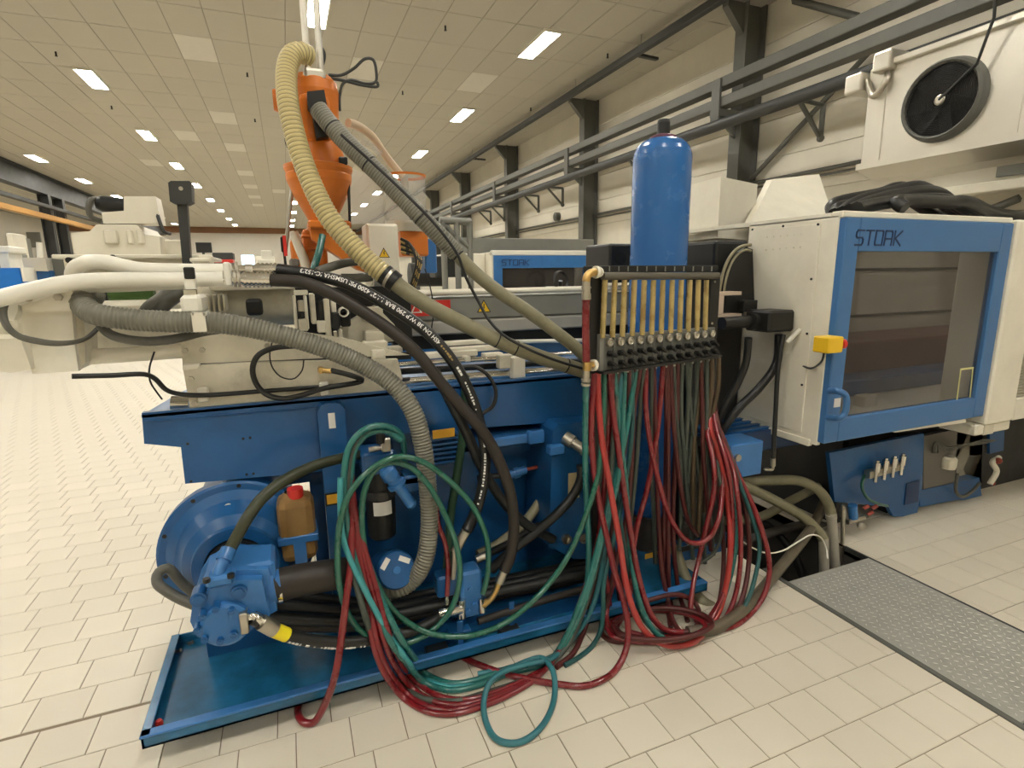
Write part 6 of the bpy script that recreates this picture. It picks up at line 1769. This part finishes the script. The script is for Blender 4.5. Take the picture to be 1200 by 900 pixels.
hose('red_hose', 'thin red hose dropping behind the green loop to the valve block', [(511, 585, 2.18), (513, 612), (521, 635, 2.16), (525, 660), (524, 698, 2.13)], .011, RED)
b = MB(); b.cyl(at(524, 697, 2.13), at(523, 708, 2.13), .010, n=10); b.build('steel_tip', CHROME, [o for o in bpy.data.objects if o.get('label') == 'thin red hose dropping behind the green loop to the valve block'][0])
t = thing('red_tipped_pipe', 'blue pipe union with a rusty red tip under the beam', 'pipe', at(612, 556, 2.5))
b = MB(); b.lathe(at(596, 557, 2.5), at(617, 550, 2.5) - at(596, 557, 2.5), [(0, .022), (.03, .022), (.03, .028), (.06, .028), (.06, .022), (.10, .022)], 12); b.build('union', BLUE_L, t)
b = MB(); b.cyl(at(617, 550, 2.5), at(635, 546, 2.5), .010, n=10); b.build('red_tip', mat('rust_red', (.30, .05, .03), .5), t)
b = MB(); b.tube(catmull([at(560, 560, 2.52), at(578, 558, 2.52), at(597, 557, 2.5)], 4), .016, 8); b.build('pipe', STEEL_D, t)
for k, pts in enumerate(([(655, 560, 2.55), (635, 585), (615, 612, 2.45), (580, 640), (560, 650, 2.4)], [(660, 600, 2.5), (630, 618), (600, 632, 2.42), (575, 645)])):
    hose('olive_hose', 'olive hose in the shade beside the pedestal, %s' % ('upper' if k == 0 else 'lower'), pts, .026, OLIVE if k == 0 else DARKRUB)
b = MB(); pbox(b, 756, 648, 770, 668, 2.44, .004)
t = thing('yellow_plate', 'small yellow plate glimpsed behind the hanging hoses', 'plate', at(763, 668, 2.44))
b.build('plate', LABELY, t)
b = MB(); c = at(763, 668, 2.44); b.box((c.x - .012, 2.444, PZ1), (c.x + .012, 2.452, c.z + .05)); b.build('stake', STEEL_D, t)

t = thing('valve_stack', 'dark valve stack with steel plugs in the shade behind the hanging hoses', 'valve block', (at(820, 690, 2.4).x, 2.5, .13))
b = MB(); pbox(b, 800, 520, 850, 642, 2.42, .3, .015); b.build('black_block', BLACK, t)
b = MB(); q0, q1 = at(797, 640, 2.40), at(838, 640, 2.40); b.box((q0.x, 2.40, PZ1), (q1.x, 2.66, q0.z + .01), .012); b.build('blue_block', BLUE, t)
for px, py, r_ in ((803, 608, .028), (815, 622, .02), (806, 634, .018)):
    c = at(px, py, 2.41); b = MB(); b.lathe(c, (-.4, -1, .2), [(-.03, r_ * .8), (.01, r_), (.03, r_), (.045, r_ * .6)], 14); b.build('steel_plug', STEEL, t)
b = MB(); b.box((2.0, 2.55, .10), (2.40, 2.64, .62), .02); b.build('rear_block', BLACK, t)
b = MB(); b.box((1.98, 2.45, 0), (2.44, 2.75, .13), .01); b.build('skid', BLUE, t)

# ------------------------------------------------------------------ second machine of the same make further down the hall
SY = 7.0
sx0, sx1 = at(578, 300, SY).x, at(688, 304, SY).x
t = thing('second_machine', 'second blue and white moulding machine standing behind the first one', 'moulding machine', ((sx0 + sx1) / 2, SY + .6, 0))
b = MB(); b.box((sx0 - .55, SY + .25, .75), (sx0 - .02, SY + 1.4, 2.02), .02); b.build('left_cover', CREAM, t)
b = MB(); b.box((sx0 - .02, SY, .8), (sx0 + .02, SY + .7, 2.03), .01); b.build('side_wall', CREAM, t)
b = MB(); b.box((sx0 - .02, SY - .01, 1.98), (sx1 + .05, SY + .08, 2.05), .01); b.build('top_lip', WHITE, t)
b = MB(); zg = at(620, 314, SY).z; b.box((sx0, SY - .02, zg), (sx1, SY + .02, 1.98)); hd = b.build('door_header', BLUE_L, t)
b = MB(); b.box((sx0, SY - .02, .85), (sx0 + .12, SY + .02, zg)); b.build('door_stile', BLUE_L, t)
b = MB(); b.box((sx1 - .06, SY - .02, .85), (sx1, SY + .02, zg)); b.build('door_stile', BLUE_L, t)
b = MB(); b.box((sx0 + .12, SY - .02, .80), (sx1 - .06, SY + .02, .95)); b.build('door_sill', BLUE_L, t)
b = MB(); b.box((sx0 + .10, SY, .93), (sx1 - .05, SY + .006, zg + .01)); b.build('pane', SMOKE, t)
stork(hd, at(587, 311, SY).x, at(619, 311, SY).x, at(600, 311, SY).z, at(600, 304.5, SY).z, SY - .025, INKN)
b = MB(); b.box((sx1 + .01, SY - .02, .75), (sx1 + .5, SY + .6, 2.03), .02); b.build('right_cover', CREAM, t)
b = MB(); b.box((sx0 - .5, SY + .5, 2.03), (sx1 + .4, SY + .75, 2.24), .01); b.build('roof_beam', GREYM, t)
b = MB(); b.box((sx0 + .03, SY + .35, .85), (sx1 - .01, SY + .6, 1.97), .02); b.build('inner_body', BLACK, t)
b = MB(); b.box((sx0 - 3.5, SY + .3, .45), (sx1 + 1, SY + 1.2, .85), .02); b.build('bed', BLUE, t)
b = MB(); b.box((sx0 - 3.4, SY + .4, 0), (sx1 + .8, SY + 1.1, .45)); b.build('frame', DARKPIT, t)
b = MB(); b.box((sx0 - 3.3, SY + .45, .85), (sx0 - .6, SY + 1.0, 1.35), .04); b.build('injection_housing', CREAM_D, t)
b = MB(); b.cyl(at(480, 322, SY + .6), at(560, 322, SY + .6), .16, n=20); b.build('barrel', BLACK, t)
c = at(657, 329, SY - .4)
b = MB(); b.lathe(c, (.3, -1, .2), [(0, .10), (.03, .12), (.0, .14)], 20, False); b.cyl(c, c + Vector((.05, .1, -.25)), .03, n=8); b.build('hand_wheel', BLACK, t)
b = MB(); b.cyl(at(700, 340, SY - .4), at(640, 340, SY - .4), .05, n=10); b.build('white_rail', WHITE, t)
# grey steel stand and hopper of the second machine
t = thing('steel_stand', 'grey steel frame stand in front of the second machine', 'stand', at(536, 345, 6.0))
for x in (519, 535, 550):
    b = MB(); q = at(x, 258, 6.0); b.tube([q, Vector((q.x, 6.0, 0))], .035, 4); b.build('upright', GREYM, t)
b = MB(); b.tube([at(515, 258, 6.0), at(552, 260, 6.0)], .04, 4); b.build('top_rail', GREYM, t)
b = MB(); b.tube([at(519, 262, 6.0), at(550, 290, 6.0)], .025, 4); b.build('diagonal', GREYM, t)
b = MB(); pprism(b, [(513, 264), (526, 262), (545, 300), (530, 300)], 6.05, .2); b.build('hopper_panel', mat('light_grey_paint', (.33, .32, .28), .45), t)
b = MB(); pbox(b, 510, 300, 548, 325, 6.2, .3, .02); b.build('drive_box', STEEL_D, t)

# ------------------------------------------------------------------ left background
t = thing('grey_machine', 'small grey machine box in the left background', 'machine', at(42, 325, 13.5))
b = MB(); pprism(b, [(25, 302), (53, 302), (56, 318), (29, 317)], 13.5, .4); b.build('cover', GALV, t)
b = MB(); pbox(b, 30, 317, 60, 340, 13.55, .4, .02); b.build('frame', BLUE, t)
b = MB(); b.cyl(at(47, 302, 13.6), at(46, 284, 13.6), .05, n=10); b.build('mast', WHITE, t)
b = MB(); pbox(b, 57, 303, 78, 328, 13.8, .4, .02); b.build('motor_block', STEEL_G, t)
b = MB(); c = at(45, 338, 13.7); b.box((c.x - .15, 13.6, 0), (c.x + .2, 14.1, c.z)); b.build('pedestal', GREYM, t)
t = thing('blue_bin', 'blue bin with white rim at the left picture edge', 'bin', at(5, 345, 13.0))
b = MB(); pbox(b, -60, 314, 26, 350, 13.0, .8, .02); b.build('body', mat('bin_blue', (.01, .16, .55), .4), t)
b = MB(); pbox(b, 25, 313, 28, 330, 12.98, .84, .005); b.build('rim', WHITE, t)
for n_, (x0, y0, x1, y1, Y, m_, lab) in enumerate(((9, 273, 17, 303, 18, CREAM, 'white panel leaning in the far left background'), (18, 278, 27, 303, 26, GREYM, 'grey cabinet against the far left wall'),
                                   (-8, 288, 11, 296, 14, WHITE, 'white machine cover at the far left edge'), (-8, 296, 14, 312, 14.4, GREYM, 'grey machine body under the white cover at the far left edge'))):
    b = MB(); pbox(b, x0, y0, x1, y1, Y, .8, .03)
    p = at(x0, y1, Y)
    if p.z > .05:
        q0, q1 = at(x0, y1, Y), at(x1, y1, Y)
        b.box((q0.x + .05, Y + .05, 0), (q1.x - .05, Y + .7, q0.z + .02))
    tag(b.build('background_cabinet', m_), lab, 'cabinet')
b = MB(); pbox(b, 32, 272, 48, 290, 45, .1); tag(b.build('wall_panel', GREYM), 'dark rectangular panel on the far left wall', 'panel')
# far wall
t = thing('wall_screen', 'black wall screen on the far wall left of the hopper', 'screen', at(239, 297, 34))
b = MB(); pbox(b, 229.5, 284, 248, 296, 34, .15, .02); b.build('bezel', BLACK, t)
b = MB(); c = at(239, 300, 34.2); b.box((c.x - .06, 34.1, 0), (c.x + .06, 34.2, c.z + .3)); b.build('stand', STEEL_D, t)
t = thing('red_cabinet', 'dark red and black machine in the far background', 'machine', at(261, 312, 28))
b = MB(); pbox(b, 249, 296, 273, 304, 28, 1.0, .03); b.build('upper_body', STEEL_D, t)
b = MB(); pbox(b, 249, 304, 273, 308, 27.95, 1.0, .03); b.build('red_band', REDP, t)
b = MB(); c = at(261, 308, 28); b.box((c.x - .45, 28.0, 0), (c.x + .45, 28.9, c.z)); b.build('lower_body', GREYM, t)
t = thing('lit_monitor', 'bright monitor screen glowing in the far background', 'monitor', at(290, 312, 22))
b = MB(); pbox(b, 283, 299, 298, 310, 22, .05, .01); b.build('screen', SCREEN, t)
b = MB(); c = at(290, 310, 22); b.box((c.x - .15, 22.02, 0), (c.x + .15, 22.3, c.z)); b.build('pedestal', GREYM, t)
t = thing('white_machine', 'white machine block in the background right of the monitor', 'machine', at(312, 315, 16))
b = MB(); pbox(b, 299, 300, 322, 318, 16, .8, .03); b.build('body', WHITE, t)
b = MB(); pbox(b, 306, 293, 318, 301, 16.1, .5, .03); b.build('cap', WHITE, t)
b = MB(); c = at(310, 318, 16); b.box((c.x - .3, 16.1, 0), (c.x + .3, 16.7, c.z + .02)); b.build('pedestal', GREYM, t)
rnd = random.Random(4)
labs = ['pale machine far down the hall, %s from the left' % n_ for n_ in ('first', 'second', 'third', 'fourth', 'fifth', 'sixth')]
for k, (px, Y) in enumerate(((70, 30), (105, 36), (200, 40), (275, 44), (330, 38), (425, 36))):
    q = at(px, 306, Y)
    t = thing('distant_machine', labs[k], 'machine', (q.x, Y, 0), 'machines far down the hall')
    w_ = rnd.uniform(1.6, 2.6)
    b = MB(); b.box((q.x - w_ / 2, Y, 0), (q.x + w_ / 2, Y + 1.2, .9), .03); b.build('base', BLUE if k % 2 else GREYM, t)
    b = MB(); b.box((q.x - w_ / 2 + .1, Y + .05, .9), (q.x + w_ / 5, Y + 1.1, 1.5 + .3 * rnd.random()), .05); b.build('cover', CREAM, t)
    b = MB(); b.box((q.x + w_ / 5, Y + .2, .9), (q.x + w_ / 2 - .1, Y + .9, 1.35), .03); b.build('drive', WHITE, t)
# second orange feeder behind the first hopper
t = thing('feeder', 'small orange feeder with pale hoses behind the hopper cone', 'feeder', at(352, 330, 3.6))
b = MB(); pbox(b, 341, 278, 362, 318, 3.6, .2, .03); b.build('body', ORANGE, t)
for k in range(2):
    b = MB(); b.tube(catmull([at(342 + k * 4, 272 + k * 8, 3.55), at(348 + k * 4, 290, 3.52), at(354 + k * 3, 305, 3.52), at(357 + k * 3, 322, 3.55)], 5), .016, 8); b.build('pale_hose', CREAM, t)
b = MB(); pbox(b, 339, 303, 351, 312, 3.5, .08, .01); b.build('terminal_box', GREYM, t)
b = MB(); c = at(352, 317, 3.7); b.box((c.x - .05, 3.66, 0), (c.x + .05, 3.76, c.z)); b.build('stand_leg', GREYM, t)
# sprinkler heads
for px, py, lab in ((522, 36, 'between the two nearest right hand lights'), (472, 111, 'left of the lights above the receiver'), (712, 68, 'beside the ceiling track'), (290, 90, 'left of the ribbed hose'), (66, 66, 'left of the nearest left hand light'), (131, 128, 'between the first two left hand lights'), (299, 143, 'left of the hopper rim'), (622, 130, 'beside the track near the second column')):
    p = at(px, py, Z=ZC - .08)
    b = MB(); b.cyl((p.x, p.y, ZC), (p.x, p.y, ZC - .07), .016, n=8); b.cyl((p.x, p.y, ZC - .07), (p.x, p.y, ZC - .08), .024, n=10)
    tag(b.build('sprinkler_head', BLACK), 'small dark sprinkler head on the ceiling ' + lab, 'sprinkler', 'sprinkler heads')
for o in bpy.data.objects:
    if '_org' in o:
        del o['_org']
